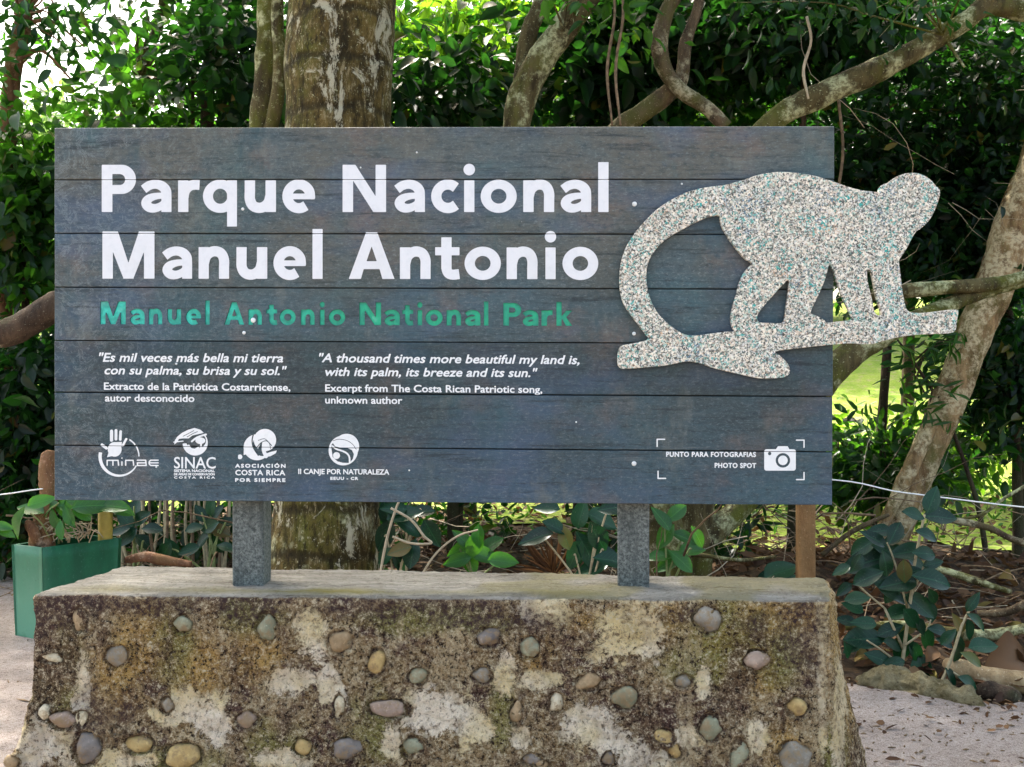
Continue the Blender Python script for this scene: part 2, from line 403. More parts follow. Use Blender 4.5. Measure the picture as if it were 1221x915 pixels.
def s_line(X, Y, pts, w, cut=(False, False)):
    """stroke along a smooth centre line; pts rows (x, y) or (x, y, halfwidth); cut = butt end"""
    rows = [(p[0], p[1], p[2] if len(p) > 2 else w) for p in pts]
    q = spline(rows, 5) if len(rows) > 2 else np.array(rows, float)
    d = np.full(X.shape, 1e9)
    for a, b in zip(q[:-1], q[1:]): d = np.minimum(d, s_seg(X, Y, a[:2], b[:2], a[2], b[2]))
    for e, (p, pr) in zip(cut, ((q[0], q[1]), (q[-1], q[-2]))):
        if e:
            v = (p - pr)[:2]; v = v / np.hypot(*v)
            pl = (X - p[0]) * v[0] + (Y - p[1]) * v[1]
            near = np.hypot(X - p[0], Y - p[1]) < p[2] * 1.7
            d = np.where(near, np.maximum(d, pl), d)
    return d
def arc(cx, cy, rx, ry, a0, a1, n=14):
    return [(cx + rx*math.cos(R(a0 + (a1-a0)*i/n)), cy + ry*math.sin(R(a0 + (a1-a0)*i/n))) for i in range(n+1)]
U = np.minimum
# glyphs: y up from the baseline, cap height 56.3
def g_n(X, Y): return U(s_box(X, Y, 0, 0, 12.3, 37.8), s_line(X, Y, [(6.5, 19), (8.8, 26.5), (14, 31.4), (20.5, 32.8), (27, 30.2), (30.5, 23), (30.6, 12), (30.6, 0)], 6.1, (False, True)))
def g_a(X, Y):
    d = s_line(X, Y, [(3.2, 27.0, 5.4), (9.5, 31.4, 5.4), (17.5, 33.1, 5.4), (25.0, 31.0, 5.8), (29.6, 26, 6), (30.4, 19, 6), (30.4, 9, 6), (30.4, 0, 6)], 6, (True, True))
    b = s_line(X, Y, [(30, 19.6, 3.4), (18, 18.9, 4.0), (9.4, 15.8, 5.0), (6.3, 10.6, 5.9), (9.8, 5.6, 5.6), (17, 4.6, 5.0), (24.5, 7.6, 4.5), (30, 13, 4)], 5)
    return U(d, b)
def g_ring(X, Y, cx, cy, ox, oy, ix, iy): return np.maximum(s_ell(X, Y, cx, cy, ox, oy), -s_ell(X, Y, cx, cy, ix, iy))
G = {
 'n': (36.8, g_n), 'u': (36.8, lambda X, Y: g_n(36.8 - X, 37.8 - Y)), 'a': (36.4, g_a),
 'r': (25.8, lambda X, Y: U(s_box(X, Y, 0, 0, 12.3, 37.8), s_line(X, Y, [(6.5, 17), (8.3, 25), (13, 30.5), (19, 32.4), (25.6, 32.2)], 5.9, (False, True)))),
 'e': (39, lambda X, Y: U(s_box(X, Y, 7, 15.2, 38.6, 22, 1), np.where((X > 20) & (Y < 15.3) & (Y > 10.5 + (X - 36) * -.55), 9., s_line(X, Y, [(33.0, 18.0, 6)] + [(*p, 6) for p in arc(19.6, 18.8, 13.6, 14.2, 22, 308)], 6, (False, True))))),
 'c': (33.4, lambda X, Y: s_line(X, Y, arc(20.0, 18.8, 13.9, 14.0, 47, 313), 6.1, (True, True))),
 'o': (43, lambda X, Y: g_ring(X, Y, 21.5, 18.8, 21.5, 19.8, 9.3, 8.8)),
 'q': (40.5, lambda X, Y: U(s_box(X, Y, 28.7, -17.3, 40.5, 37.8), np.maximum(g_ring(X, Y, 20.5, 18.8, 20.5, 19.8, 8.6, 9.0), X - 36))),
 'i': (12.5, lambda X, Y: U(s_box(X, Y, 0, 0, 12.4, 37.8), s_ell(X, Y, 6.2, 50.6, 6.9, 6.9))),
 'l': (12.3, lambda X, Y: s_box(X, Y, 0, 0, 12.3, 59.5)),
 't': (29.2, lambda X, Y: U(U(s_box(X, Y, 7.3, 12, 19.6, 49.8), s_box(X, Y, 0, 28.3, 29, 38)), s_line(X, Y, [(13.4, 20), (13.6, 12), (16, 6.9), (21, 5.2), (28.8, 6.0)], 6.0, (False, True)))),
 'P': (40.8, lambda X, Y: U(s_box(X, Y, 0, 0, 12.7, 56.3), np.maximum(U(s_box(X, Y, 0, 21.5, 23.6, 56.3), s_ell(X, Y, 23.4, 38.9, 17.4, 17.4)), -U(s_box(X, Y, 12.7, 32.2, 21.6, 45.2, .1), s_ell(X, Y, 21.4, 38.7, 6.5, 6.5))))),
 'N': (51.8, lambda X, Y: U(U(s_box(X, Y, 0, 0, 12.5, 56.3), s_box(X, Y, 39.3, 0, 51.8, 56.3)), s_poly(X, Y, [(0.5, 56.3), (15.2, 56.3), (51.3, 0), (36.6, 0)]))),
 'M': (62, lambda X, Y: U(U(s_box(X, Y, 0, 0, 12.5, 56.3), s_box(X, Y, 49.5, 0, 62, 56.3)), U(s_poly(X, Y, [(3, 56.3), (18.5, 56.3), (37.3, 0), (25.2, 0)]), s_poly(X, Y, [(59, 56.3), (43.5, 56.3), (24.7, 0), (36.8, 0)])))),
 'A': (54.6, lambda X, Y: np.maximum(s_poly(X, Y, [(0, 0), (20.6, 55.6), (34, 55.6), (54.6, 0)]), -U(s_poly(X, Y, [(13.6, -3), (17.8, 11.7), (36.8, 11.7), (41, -3)]), s_poly(X, Y, [(21.2, 21.2), (33.4, 21.2), (27.3, 39)])))),
 'k': (36, lambda X, Y: U(s_box(X, Y, 0, 0, 12.3, 59.5), U(s_poly(X, Y, [(9, 18), (24, 37.8), (38, 37.8), (19, 16)]), s_poly(X, Y, [(12, 22), (20, 27), (38.5, 0), (23.5, 0)])))),
}
SEAMS_L = [152, 214.6, 278.4, 342.7, 406.2, 467.8, 531.2, 597]
SEAMS_R = [150, 214.0, 279.6, 345.2, 410.2, 473.0, 539.2, 603]
def seam(k, px): return SEAMS_L[k] + (SEAMS_R[k] - SEAMS_L[k]) * (px - 65) / 928.0

def contour(fn, x0, y0, x1, y1, cell, off, walls=None):
    """marching squares: mesh (verts in sign frame, faces) of fn<0 ; walls=(depth) adds the side walls going back by that depth"""
    nx = int(math.ceil((x1-x0)/cell)); ny = int(math.ceil((y1-y0)/cell))
    gx = x0 + np.arange(nx+1)*cell; gy = y0 + np.arange(ny+1)*cell
    X, Y = np.meshgrid(gx, gy); D = fn(X, Y); I = D < 0
    full = I[:-1,:-1] & I[1:,:-1] & I[:-1,1:] & I[1:,1:]
    anyi = I[:-1,:-1] | I[1:,:-1] | I[:-1,1:] | I[1:,1:]
    V, Fc = [], []
    for j in range(ny):
        row = full[j]; i = 0
        idx = np.flatnonzero(np.diff(np.concatenate(([0], row.view(np.int8), [0]))))
        for a, b in zip(idx[::2], idx[1::2]):
            k = len(V); V += [(gx[a], gy[j+1]), (gx[b], gy[j+1]), (gx[b], gy[j]), (gx[a], gy[j])]; Fc.append((k, k+1, k+2, k+3))
    segs = []
    for j, i in zip(*np.nonzero(anyi & ~full)):
        c = [(i, j+1), (i+1, j+1), (i+1, j), (i, j)]; poly = []; cr = []
        for k in range(4):
            (a, b), (a2, b2) = c[k], c[(k+1) % 4]; d0, d1 = D[b, a], D[b2, a2]
            if d0 < 0: poly.append((gx[a], gy[b]))
            if (d0 < 0) != (d1 < 0):
                t = d0 / (d0 - d1); p = (gx[a] + t*(gx[a2]-gx[a]), gy[b] + t*(gy[b2]-gy[b])); poly.append(p); cr.append(p)
        if len(poly) >= 3:
            k = len(V); V += poly; Fc.append(tuple(range(k, k+len(poly))))
        if walls and len(cr) == 2: segs.append(cr)
    W = [bl(x, y, off) for x, y in V]
    for a, b in segs:
        k = len(W); W += [bl(*a, off), bl(*b, off), bl(*b, off - walls), bl(*a, off - walls)]; Fc.append((k, k+1, k+2, k+3))
    return W, Fc

def letters(chars, spans, ybase, scale, thin=0.0):
    """one distance function for a line of glyphs, each squeezed between its measured left and right edge"""
    def fn(X, Y):
        D = np.full(X.shape, 1e3)
        for ch, (a, b) in zip(chars, spans):
            w, g = G[ch]; kx = (b - a) / w
            m = (X > a - 4) & (X < b + 4)
            if not m.any(): continue
            yb = ybase((a + b) / 2)
            d = g((X[m] - a) / kx, (yb - Y[m]) / scale) * scale + thin
            D[m] = np.minimum(D[m], d)
        return D
    return fn
def cut_seams(fn, gap=.35):
    def f(X, Y):
        D = fn(X, Y)
        for k in range(1, 7):
            ys = seam(k, X); D = np.maximum(D, gap - np.abs(Y - ys))
        return D
    return f
t1s = [(121.5,162.3),(168.2,204.6),(212.5,238.3),(242.2,282.7),(291.8,329.2),(336.8,375.9),(408.6,460.4),(470.2,506.7),(514.2,547.6),(553.4,565.8),(573.2,616.1),(623.9,660.9),(668.2,704.9),(713.2,725.6)]
t2s = [(122.3,184.4),(193.5,229.2),(237,273.4),(282,318.8),(326.2,365),(372.7,384.8),(415.9,470.5),(476.9,513.6),(518.9,548.1),(554,597.2),(604.1,640.9),(650.3,662.6),(670.7,713.3)]
t3s = [(119.5,149.7),(155,172.2),(177.2,193.3),(199.5,215.7),(221.6,239.5),(244.6,249.8),(267.2,291),(296,312),(317.4,330.4),(333.3,352.3),(358.7,374.9),(381.4,386.8),(392,411.4),(428.5,454.2),(458.2,476.5),(479.6,492.6),(497.9,503.3),(507.4,527.6),(532.5,549.6),(554.4,572.7),(577,582.2),(600.2,621.4),(623.3,641.8),(645.8,658.9),(663.6,681)]
L1 = letters('ParqueNacional', t1s, lambda x: 253.1, 1.0)
L2 = letters('ManuelAntonio', t2s, lambda x: 332.5 + (x-122) * .0012, 1.0)
L3 = letters('ManuelAntonioNationalPark', t3s, lambda x: 386.6 + (x-120) * .0036, .478, -.18)

OFF = .0012
def paint(name, fn, box, cell, mat=None, off=OFF, parent=sign):
    V, Fc = contour(cut_seams(fn), *box, cell, off)
    return mesh(name, V, Fc, mat or M['swhite'], parent, False, True)
o = paint('title_lettering', L1, (117, 190, 730, 275), .5, M['white']); o['label'] = 'first title line reading Parque Nacional'
o = paint('title_lettering', L2, (117, 270, 718, 337), .5, M['white']); o['label'] = 'second title line reading Manuel Antonio'

# planks (each one a part); the fourth carries the engraved turquoise line
def ends(k):
    y0l, y0r, y1l, y1r = SEAMS_L[k], SEAMS_R[k], SEAMS_L[k+1], SEAMS_R[k+1]
    g = .55
    xr = 995 - (k + .5) * 3 / 7
    return [(65, y0l + g), (xr, y0r + g), (xr, y1r - g), (65, y1l - g)]
TH = .026
for k in range(7):
    c = [bl(*p) for p in ends(k)]; rows = []
    ch = .0016
    jit = [0, .0008, -.0006, .0004, .0009, -.0004, .0006][k]
    if k != 3: jit2 = jit
    else: jit2 = 0
    V = []; Fc = []; n = 60
    def ring(y, inset):
        out = []
        x0, z0 = c[0][0] + inset, c[0][2] - inset; x1, z1 = c[1][0] - inset, c[1][2] - inset; x2, z2 = c[2][0] - inset, c[2][2] + inset; x3, z3 = c[3][0] + inset, c[3][2] + inset
        rr = random.Random(k)
        top = [(x0 + (x1-x0)*i/n, y, z0 + (z1-z0)*i/n - (rr.random() * .0007 if inset else rr.random() * .0004)) for i in range(n+1)]
        bot = [(x2 + (x3-x2)*i/n, y, z2 + (z3-z2)*i/n + (rr.random() * .0007 if inset else rr.random() * .0004)) for i in range(n+1)]
        return top + bot
    r0 = ring(TH, 0); r1 = ring(ch - jit2, 0); r2 = ring(-jit2, ch)
    m_ = len(r0)
    V = r0 + r1 + r2
    for a in (0, m_):
        for i in range(m_): j = (i+1) % m_; Fc.append((a+i, a+j, a+m_+j, a+m_+i))
    if k != 3: Fc.append(tuple(2*m_ + i for i in range(m_)))
    Fc.append(tuple(range(m_))[::-1])
    mb = MB(); mb.add(V, Fc)
    if k == 3:
        e = ends(3)
        def face(X, Y):
            top = seam(3, X) + .95; bot = seam(4, X) - .95
            r = np.maximum(np.maximum(top - Y, Y - bot), np.maximum(65.6 - X, X - 993.0))
            return np.maximum(r, -L3(X, Y))
        V2, F2 = contour(face, 64, 340, 996, 412, .45, 0.0, walls=.0055)
        mb.add(V2, F2)
    mb.build('plank', M['plank'], sign, False, True)
V, Fc = contour(lambda X, Y: L3(X, Y) - .4, 115, 350, 685, 396, .45, -.0048)
o = mesh('subtitle_lettering', V, Fc, M['green'], sign, False, True); o['label'] = 'engraved turquoise line reading Manuel Antonio National Park'
mb = MB(); a = bl(72, 158); b = bl(988, 594)
mb.box((a[0], TH + .0005, b[2]), (b[0], TH + .012, a[2])); mb.build('backing_board', M['backing'], sign, False, True)

# small lettering from the built-in typeface
def text_fn(body, x0, x1, yb0, yb1, cap, shear=0, bold=0.0, spacing=1.0):
    cu = bpy.data.curves.new('tmp', 'FONT'); cu.body = body; cu.shear = shear; cu.space_character = spacing; cu.resolution_u = 3
    ob = bpy.data.objects.new('tmp', cu); COL.objects.link(ob)
    bpy.context.view_layer.update()
    me = bpy.data.meshes.new_from_object(ob.evaluated_get(bpy.context.evaluated_depsgraph_get()))
    co = np.array([v.co[:2] for v in me.vertices]); pol = [tuple(p.vertices) for p in me.polygons]
    cnt = {}
    for p in pol:
        for i in range(len(p)):
            e = tuple(sorted((p[i], p[(i+1) % len(p)]))); cnt[e] = cnt.get(e, 0) + 1
    edges = np.array([e for e, c in cnt.items() if c == 1])
    bpy.data.objects.remove(ob); bpy.data.curves.remove(cu); bpy.data.meshes.remove(me)
    xa, xb = co[:,0].min(), co[:,0].max()
    px = x0 + bold + (co[:,0] - xa) / (xb - xa) * (x1 - x0 - 2*bold)
    py = yb0 + (yb1 - yb0) * (px - x0) / (x1 - x0) - co[:,1] / .69 * (cap - 2*bold) - bold
    a = np.stack([px[edges[:,0]], py[edges[:,0]]], 1); b = np.stack([px[edges[:,1]], py[edges[:,1]]], 1)
    def fn(X, Y):
        D = np.full(X.shape, 1e3); ins = np.zeros(X.shape, bool)
        xs = X[0]
        for (ax, ay), (bx, by) in zip(a, b):
            lo, hi = min(ax, bx) - 2.5, max(ax, bx) + 2.5
            i0, i1 = np.searchsorted(xs, lo), np.searchsorted(xs, hi)
            if i1 > i0: D[:, i0:i1] = np.minimum(D[:, i0:i1], s_seg(X[:, i0:i1], Y[:, i0:i1], (ax, ay), (bx, by), 0))
            if ay != by:
                jj = np.flatnonzero((ay > Y[:,0]) != (by > Y[:,0]))
                for j in jj:
                    xi = (bx-ax)*(Y[j,0]-ay)/(by-ay)+ax; ins[j, :np.searchsorted(xs, xi)] ^= True
        return np.where(ins, -D, D) - bold
    return fn, (x0 - 3, min(yb0, yb1) - cap * 1.6 - 2, x1 + 3, max(yb0, yb1) + cap * .5 + 2)
def text(name, label, *a, cell=.33, mat=None, parent=sign, **k):
    fn, box = text_fn(*a, **k); o = paint(name, fn, box, cell, mat, parent=parent); o['label'] = label; return o
text('quote_lettering', 'Spanish quote, first line', '"Es mil veces más bella mi tierra', 118.4, 337.8, 431.6, 432.4, 10.8, shear=.22, bold=.33)
text('quote_lettering', 'Spanish quote, second line', 'con su palma, su brisa y su sol."', 124.8, 342.2, 446.7, 447.6, 10.6, shear=.22, bold=.33)
text('quote_lettering', 'Spanish credit, first line', 'Extracto de la Patriótica Costarricense,', 124.1, 346.4, 465, 466.4, 8.9, bold=.26)
text('quote_lettering', 'Spanish credit, second line', 'autor desconocido', 125.3, 232, 479, 479.6, 8.9, bold=.26)
text('quote_lettering', 'English quote, first line', '"A thousand times more beautiful my land is,', 380.6, 691, 432.2, 434.6, 10.8, shear=.22, bold=.33)
text('quote_lettering', 'English quote, second line', 'with its palm, its breeze and its sun."', 387.8, 641, 448.5, 450, 10.6, shear=.22, bold=.33)
text('quote_lettering', 'English credit, first line', 'Excerpt from The Costa Rican Patriotic song,', 387.8, 646.6, 467.2, 468.9, 8.9, bold=.26)
text('quote_lettering', 'English credit, second line', 'unknown author', 387.8, 479.8, 481.4, 482, 8.9, bold=.26)
# photo spot marking
ps = text('photo_spot_marking', 'small white wording for the photo spot', 'PUNTO PARA FOTOGRAFIAS', 794.2, 901.3, 544.9, 545.2, 6.2, bold=.3, spacing=1.1)
text('wording', 'line reading photo spot', 'PHOTO SPOT', 852, 901.6, 558.1, 558.4, 6.2, bold=.3, spacing=1.1, parent=ps)
def f_camera(X, Y):
    d = U(s_box(X, Y, 911.1, 535.8, 948.8, 561.4, 3), s_poly(X, Y, [(924, 537.5), (927.5, 532.2), (939, 532.2), (942, 537.5)]))
    d = np.maximum(d, -g_ring(X, Y, 933.4, 549.1, 8.6, 8.6, 5.7, 5.7)); return np.maximum(d, -s_ell(X, Y, 917.6, 541, 2, 2))
o = paint('camera_icon', f_camera, (908, 529, 952, 564), .35, parent=ps)
def f_br(X, Y):
    d = np.full(X.shape, 1e3)
    for x, y, sx, sy in ((783.5,524,1,1),(958.6,525,-1,1),(784.6,570.6,1,-1),(958.6,572,-1,-1)):
        d = U(d, U(s_seg(X, Y, (x,y), (x+9*sx,y), .75), s_seg(X, Y, (x,y), (x,y+8.5*sy), .75)))
    return d
for x, y in ((783.5,524),(958.6,525),(784.6,570.6),(958.6,572)):
    paint('corner_bracket', f_br, (x-11, y-11, x+11, y+11), .4, parent=ps)
# logo 1: hand in a broken ring
def f_minae(X, Y):
    k = 13.07; x = (X - 110) * k; y = (Y - 505) * k
    d = s_line(x, y, [(*p, w) for p, w in zip(arc(425, 515, 300, 300, 192, 28, 16), np.concatenate([np.linspace(26, 24, 6), np.linspace(22, 9, 11)]))], 9, (True, True))
    d = U(d, s_line(x, y, arc(425, 515, 305, 305, 0, -31, 6), 10, (True, True))); d = U(d, s_line(x, y, arc(425, 515, 305, 305, -36, -59, 5), 11, (True, True)))
    d = U(d, s_ell(x, y, 352, 405, 108, 114)); d = U(d, s_poly(x, y, [(262, 440), (232, 528), (330, 505)])); d = U(d, s_poly(x, y, [(360, 292), (465, 290), (455, 400), (360, 400)]))
    for a, b, w in (((303,122),(303,262),25), ((372,110),(372,245),22), ((445,128),(438,250),21), ((532,245),(478,345),18), ((155,335),(222,385),23)): d = U(d, s_seg(x, y, a, b, w))
    # keep the ring clear of the wordmark
    d = np.maximum(d, 13 - s_box(x, y, 222, 560, 1040, 668, 1) - 13) if False else d
    w = 10
    for pts in ([(235,652),(235,576),(405,576),(412,652)], [(325,580),(325,652)], [(465,600),(465,652)], [(465,540),(465,541)], [(524,652),(524,576),(640,576),(648,652)],
                [(705,574),(835,574),(843,656),(708,656),(706,615),(838,615)], [(1028,574),(912,574),(892,595),(888,615),(892,635),(912,656),(1028,656)], [(890,615),(1028,615)]):
        for a, b in zip(pts[:-1], pts[1:]): d = U(d, s_seg(x, y, a, b, w))
    return d / k
o = paint('logo', f_minae, (115, 508, 193, 572), .28); o['label'] = 'hand in a ring above the word minae'
# logo 2: bird head over a bowl
def f_sinac(X, Y):
    k = 8.14; x = (X - 200) * k; y = (Y - 505) * k
    d = s_poly(x, y, [(64,206),(70,165),(95,128),(140,92),(200,62),(262,44),(318,62),(352,92),(300,104),(240,118),(205,146),(150,146),(108,152),(98,180)])
    d = np.maximum(d, -s_line(x, y, [(150,125),(200,100),(255,70)], 3)); d = np.maximum(d, -s_line(x, y, [(190,132),(240,102),(290,80)], 3))
    bowl = np.maximum(s_ell(x, y, 268, 190, 122, 122), -s_ell(x, y, 275, 168, 98, 78))
    bowl = np.maximum(bowl, -s_poly(x, y, [(120,0),(420,0),(385,100),(300,128),(200,190),(120,200)]))
    d = U(d, bowl); d = U(d, s_line(x, y, [(235,175),(280,140),(330,120),(372,108)], 9)); d = U(d, s_ell(x, y, 318, 168, 48, 32))
    d = U(d, s_line(x, y, [(326,190),(322,240)], 9)); d = U(d, s_line(x, y, [(205,215),(240,262),(300,235)], 9)); d = U(d, s_seg(x, y, (60,182),(150,172),5))
    return d / k
o = paint('logo', f_sinac, (205, 507, 252, 546), .28); o['label'] = 'toucan head above the word SINAC'
text('wording', 'large word', 'SINAC', 207.6, 257.4, 558.7, 558.9, 13.8, bold=.2, parent=o)
text('wording', 'first small line', 'SISTEMA NACIONAL', 207.6, 256.3, 563.1, 563.2, 3.3, bold=.2, parent=o, cell=.25)
text('wording', 'second small line', 'DE ÁREAS DE CONSERVACIÓN', 207.6, 256.3, 567.0, 567.1, 2.9, bold=.16, parent=o, cell=.25)
text('wording', 'third small line', 'COSTA RICA', 207.6, 256.5, 570.8, 570.9, 2.7, bold=.2, spacing=1.5, parent=o, cell=.25)
# logo 3: two curled leaves
def f_acr(X, Y):
    k = 8.14; x = (X - 200) * k; y = (Y - 505) * k
    cres = np.maximum(s_ell(x, y, 868, 232, 130, 126), -s_ell(x, y, 920, 205, 92, 112))
    disc = np.maximum(s_ell(x, y, 945, 162, 108, 108), -s_line(x, y, [(862,240),(905,190),(960,170),(1010,215)], 4))
    disc = np.maximum(disc, -s_poly(x, y, [(870,262),(900,200),(925,180),(925,345),(880,330)]))
    d = U(cres, disc)
    d = np.maximum(d, -s_line(x, y, [(832,105),(820,170),(835,240),(880,310)], 6))
    d = U(d, s_poly(x, y, [(740,245),(738,308),(790,292)])); d = U(d, s_line(x, y, [(935,195),(932,260),(955,320)], 18))
    d = U(d, s_poly(x, y, [(940,330),(1000,318),(1050,290),(1060,262),(1010,275),(960,290)]))
    d = np.maximum(d, -s_line(x, y, [(880,165),(940,150),(985,190),(1000,245)], 3))
    d = U(d, s_ell(x, y, 702, 325, 23, 23)); return d / k
o = paint('logo', f_acr, (284, 508, 334, 551), .28); o['label'] = 'two curled leaves above the words Costa Rica'
text('wording', 'upper line', 'ASOCIACIÓN', 280.5, 340.7, 557.9, 558.1, 4.8, bold=.35, spacing=1.35, parent=o, cell=.25)
text('wording', 'middle line', 'COSTA RICA', 280.7, 340.2, 566.9, 567.1, 6.6, bold=.3, spacing=1.1, parent=o, cell=.25)
text('wording', 'lower line', 'POR SIEMPRE', 280.5, 340.5, 574.7, 574.9, 4.5, bold=.35, spacing=1.35, parent=o, cell=.25)
# logo 4: globe with a wave
def f_canje(X, Y):
    k = 8.72; x = (X - 340) * k; y = (Y - 505) * k
    d = U(s_ell(x, y, 605, 282, 152, 155), s_ell(x, y, 640, 240, 130, 132))
    inner = s_poly(x, y, [(498,205),(520,240),(590,256),(650,256),(695,278),(716,320),(705,370),(670,412),(600,410),(545,395),(495,350),(488,300),(480,250),(484,220)])
    d = np.maximum(d, -inner)
    d = np.maximum(d, -s_line(x, y, [(500,180),(560,165),(640,178),(700,215),(740,270)], 3))
    d = U(d, s_line(x, y, [(492,235),(530,265),(590,285),(640,310),(668,350),(672,412)], 9)); d = U(d, s_ell(x, y, 535, 335, 36, 36)); return d / k
o = paint('logo', f_canje, (389, 514, 431, 558), .28); o['label'] = 'round globe above the words Canje por Naturaleza'
text('wording', 'upper line', 'II CANJE POR NATURALEZA', 355.7, 464.2, 565.4, 566.2, 6.4, bold=.25, parent=o, cell=.25)
text('wording', 'lower line', 'EEUU - CR', 393.9, 427.2, 572.4, 572.6, 3.8, bold=.3, spacing=1.2, parent=o, cell=.25)

# monkey cutout
def outline(A, B=()):
    return [(730 + x / 3.518, 200 + y / 3.518) for x, y in A]
def Bx(l): return [(x + 703.6, y) for x, y in l]
OUT = [(470,82),(560,55),(600,40),(650,30),(700,26)] + Bx([(56,30),(100,36),(150,46),(200,62),(240,76),(290,94),(340,105),(385,110),(405,112),(408,92),(420,79),(440,74),(455,62),(480,45),(510,34),(540,30),(570,33),(600,45),(625,65),(640,85),(656,98),(657,120),(650,145),(635,185),(620,215),(600,240),(575,262),(557,272),(540,300),(520,340),(500,372),(485,392),(488,420),(495,470),(500,520),(510,575),(518,600),(535,612),(580,615),(640,608),(700,600),(732,600),(734,612),(728,640),(726,675),(715,692),(690,696),(640,698),(560,700),(480,712),(420,728),(380,740),(330,740),(290,736),(240,740),(150,748),(70,757),(0,765)]) + [(668,773),(700,795),(725,820),(737,845),(732,868),(710,880),(650,884),(600,882),(540,868),(470,852),(420,840),(370,822),(330,812),(300,812),(250,824),(200,832),(130,838),(60,843),(35,843),(22,830),(20,800),(25,765),(38,748),(80,742),(158,724),(130,690),(100,650),(65,605),(40,560),(30,510),(29,450),(38,390),(55,340),(85,290),(130,235),(180,185),(230,150),(290,118),(350,98),(420,86)]
H1 = [(447,200),(390,212),(340,235),(290,262),(240,290),(200,320),(170,355),(145,400),(137,450),(140,500),(155,560),(185,615),(225,655),(270,690),(310,708),(350,708),(420,698),(470,692),(513,690),(497,670),(492,630),(500,590),(515,540),(530,480),(550,440),(585,405),(550,385),(520,350),(490,310),(465,270),(450,235)]
H2 = [(738,465),(700,500),(660,545),(620,590),(598,622),(600,645),(615,655),(660,655),(700,657),(715,650),(722,600),(732,530)]
H3 = Bx([(196,403),(180,470),(150,540),(118,605),(122,618),(150,628),(175,642),(185,655),(230,650),(300,643),(280,600),(255,550),(235,490),(212,420)])
H4 = Bx([(355,428),(352,460),(362,510),(375,560),(385,615),(400,625),(418,625),(410,590),(395,540),(385,490),(375,440),(365,428)])
cu = bpy.data.curves.new('monkey', 'CURVE'); cu.dimensions = '2D'; cu.fill_mode = 'BOTH'; cu.extrude = .007; cu.bevel_depth = .0012; cu.bevel_resolution = 1
for loop in (OUT, H1, H2, H3, H4):
    pts = [bl(*p) for p in outline(loop)]
    q = []
    n = len(pts)
    for i in range(n):                      # one round of corner cutting
        a = np.array(pts[i]); b = np.array(pts[(i+1) % n]); q += [a*.78 + b*.22, a*.22 + b*.78]
    sp = cu.splines.new('POLY'); sp.points.add(len(q) - 1); sp.use_cyclic_u = True
    for p, v in zip(sp.points, q): p.co = (v[0], v[2], 0, 1)
ob = bpy.data.objects.new('tmp', cu); COL.objects.link(ob); bpy.context.view_layer.update()
me = bpy.data.meshes.new_from_object(ob.evaluated_get(bpy.context.evaluated_depsgraph_get())); bpy.data.objects.remove(ob)
me.transform(Matrix.Rotation(R(90), 4, 'X')); me.transform(Matrix.Translation((0, -.0155, 0))); me.materials.clear()
o = link('monkey_cutout', me, M['terrazzo'], sign, False, True); o['label'] = 'speckled panel cut as a long-tailed monkey walking along a branch'
for x, y in ((800,420),(900,250),(860,400)):    # spacers that hold the cutout off the planks
    c = bl(x, y); mb = MB(); mb.tube([(c[0], .001, c[2]), (c[0], -.0072, c[2])], [.012, .012], 10); mb.build('spacer', M['backing'], sign, True, True)
# screw heads and small white spots
for x, y, r in ((756.5,243.5,2.9),(756,398,2.2),(756,553,2.9),(291,397,2.1),(813,219.5,1.2),(210.3,434,1.4),(497,182,1.1),(430,200,1.0),(186.5,557,1.1),(687,503.5,1.1),(488,561,1.0),(302,382,3.0),(289.5,249.5,1.9)):
    c = bl(x, y); rr = r / 422; V = [(c[0], -.0035, c[2])]; Fc = []
    for ring_, (q, yy) in enumerate(((.6, -.003), (1, -.0012), (1.02, .0))):
        for i in range(10): V.append((c[0] + rr*q*math.cos(i*.628), yy, c[2] + rr*q*math.sin(i*.628)*(1 if r < 3.5 else 1.2)))
    for i in range(10):
        j = (i+1) % 10; Fc.append((0, 1+i, 1+j))
        for k in (0, 10): Fc.append((1+k+i, 11+k+i, 11+k+j, 1+k+j))
    mesh('screw_head' if r > 2 else 'paint_spot', V, Fc, M['screw'], sign, True, True)
# posts, proud corners worn
for x0, x1, yb, tw in ((277, 313.5, 696, 0), (738, 775, 706, -5)):
    q0 = 610.5 + (x0-610.5)*1.0135; q1 = 610.5 + (x1-610.5)*1.0135; a = bl(q0, 600); b = bl(q1, 600); w = (b[0]-a[0]) * 1.025; cx = (a[0]+b[0]) / 2 * 1.0
    y0 = TH + .0125; cy = y0 + w/2; zt = bl(x0, 165)[2]
    mb = MB(); n = 26; prof = []
    h = w/2; c = .004
    pr = [(-h+c,-h),(h-c,-h),(h,-h+c),(h,h-c),(h-c,h),(-h+c,h),(-h,h-c),(-h,-h+c)]
    V = []; Fc = []
    rr = random.Random(x0)
    for i in range(n+1):
        z = -.03 + (zt + .03) * i / n
        for (x, y) in pr:
            s_ = 1 + (rr.random() - .5) * .02
            xx, yy = x*s_, y*s_; ca, sa = math.cos(R(tw)), math.sin(R(tw))
            V.append((cx + xx*ca - yy*sa, cy + (0 if tw == 0 else .004) + xx*sa + yy*ca, z))
    for i in range(n):
        for k in range(8): k2 = (k+1) % 8; Fc.append((i*8+k, i*8+k2, i*8+8+k2, i*8+8+k))
    Fc.append(tuple(n*8+k for k in range(8)))
    mb.add(V, Fc); mb.build('post', M['post'], sign, False, True)
for x, y in ((298,250),(757,250)):
    c = bl(x, y)

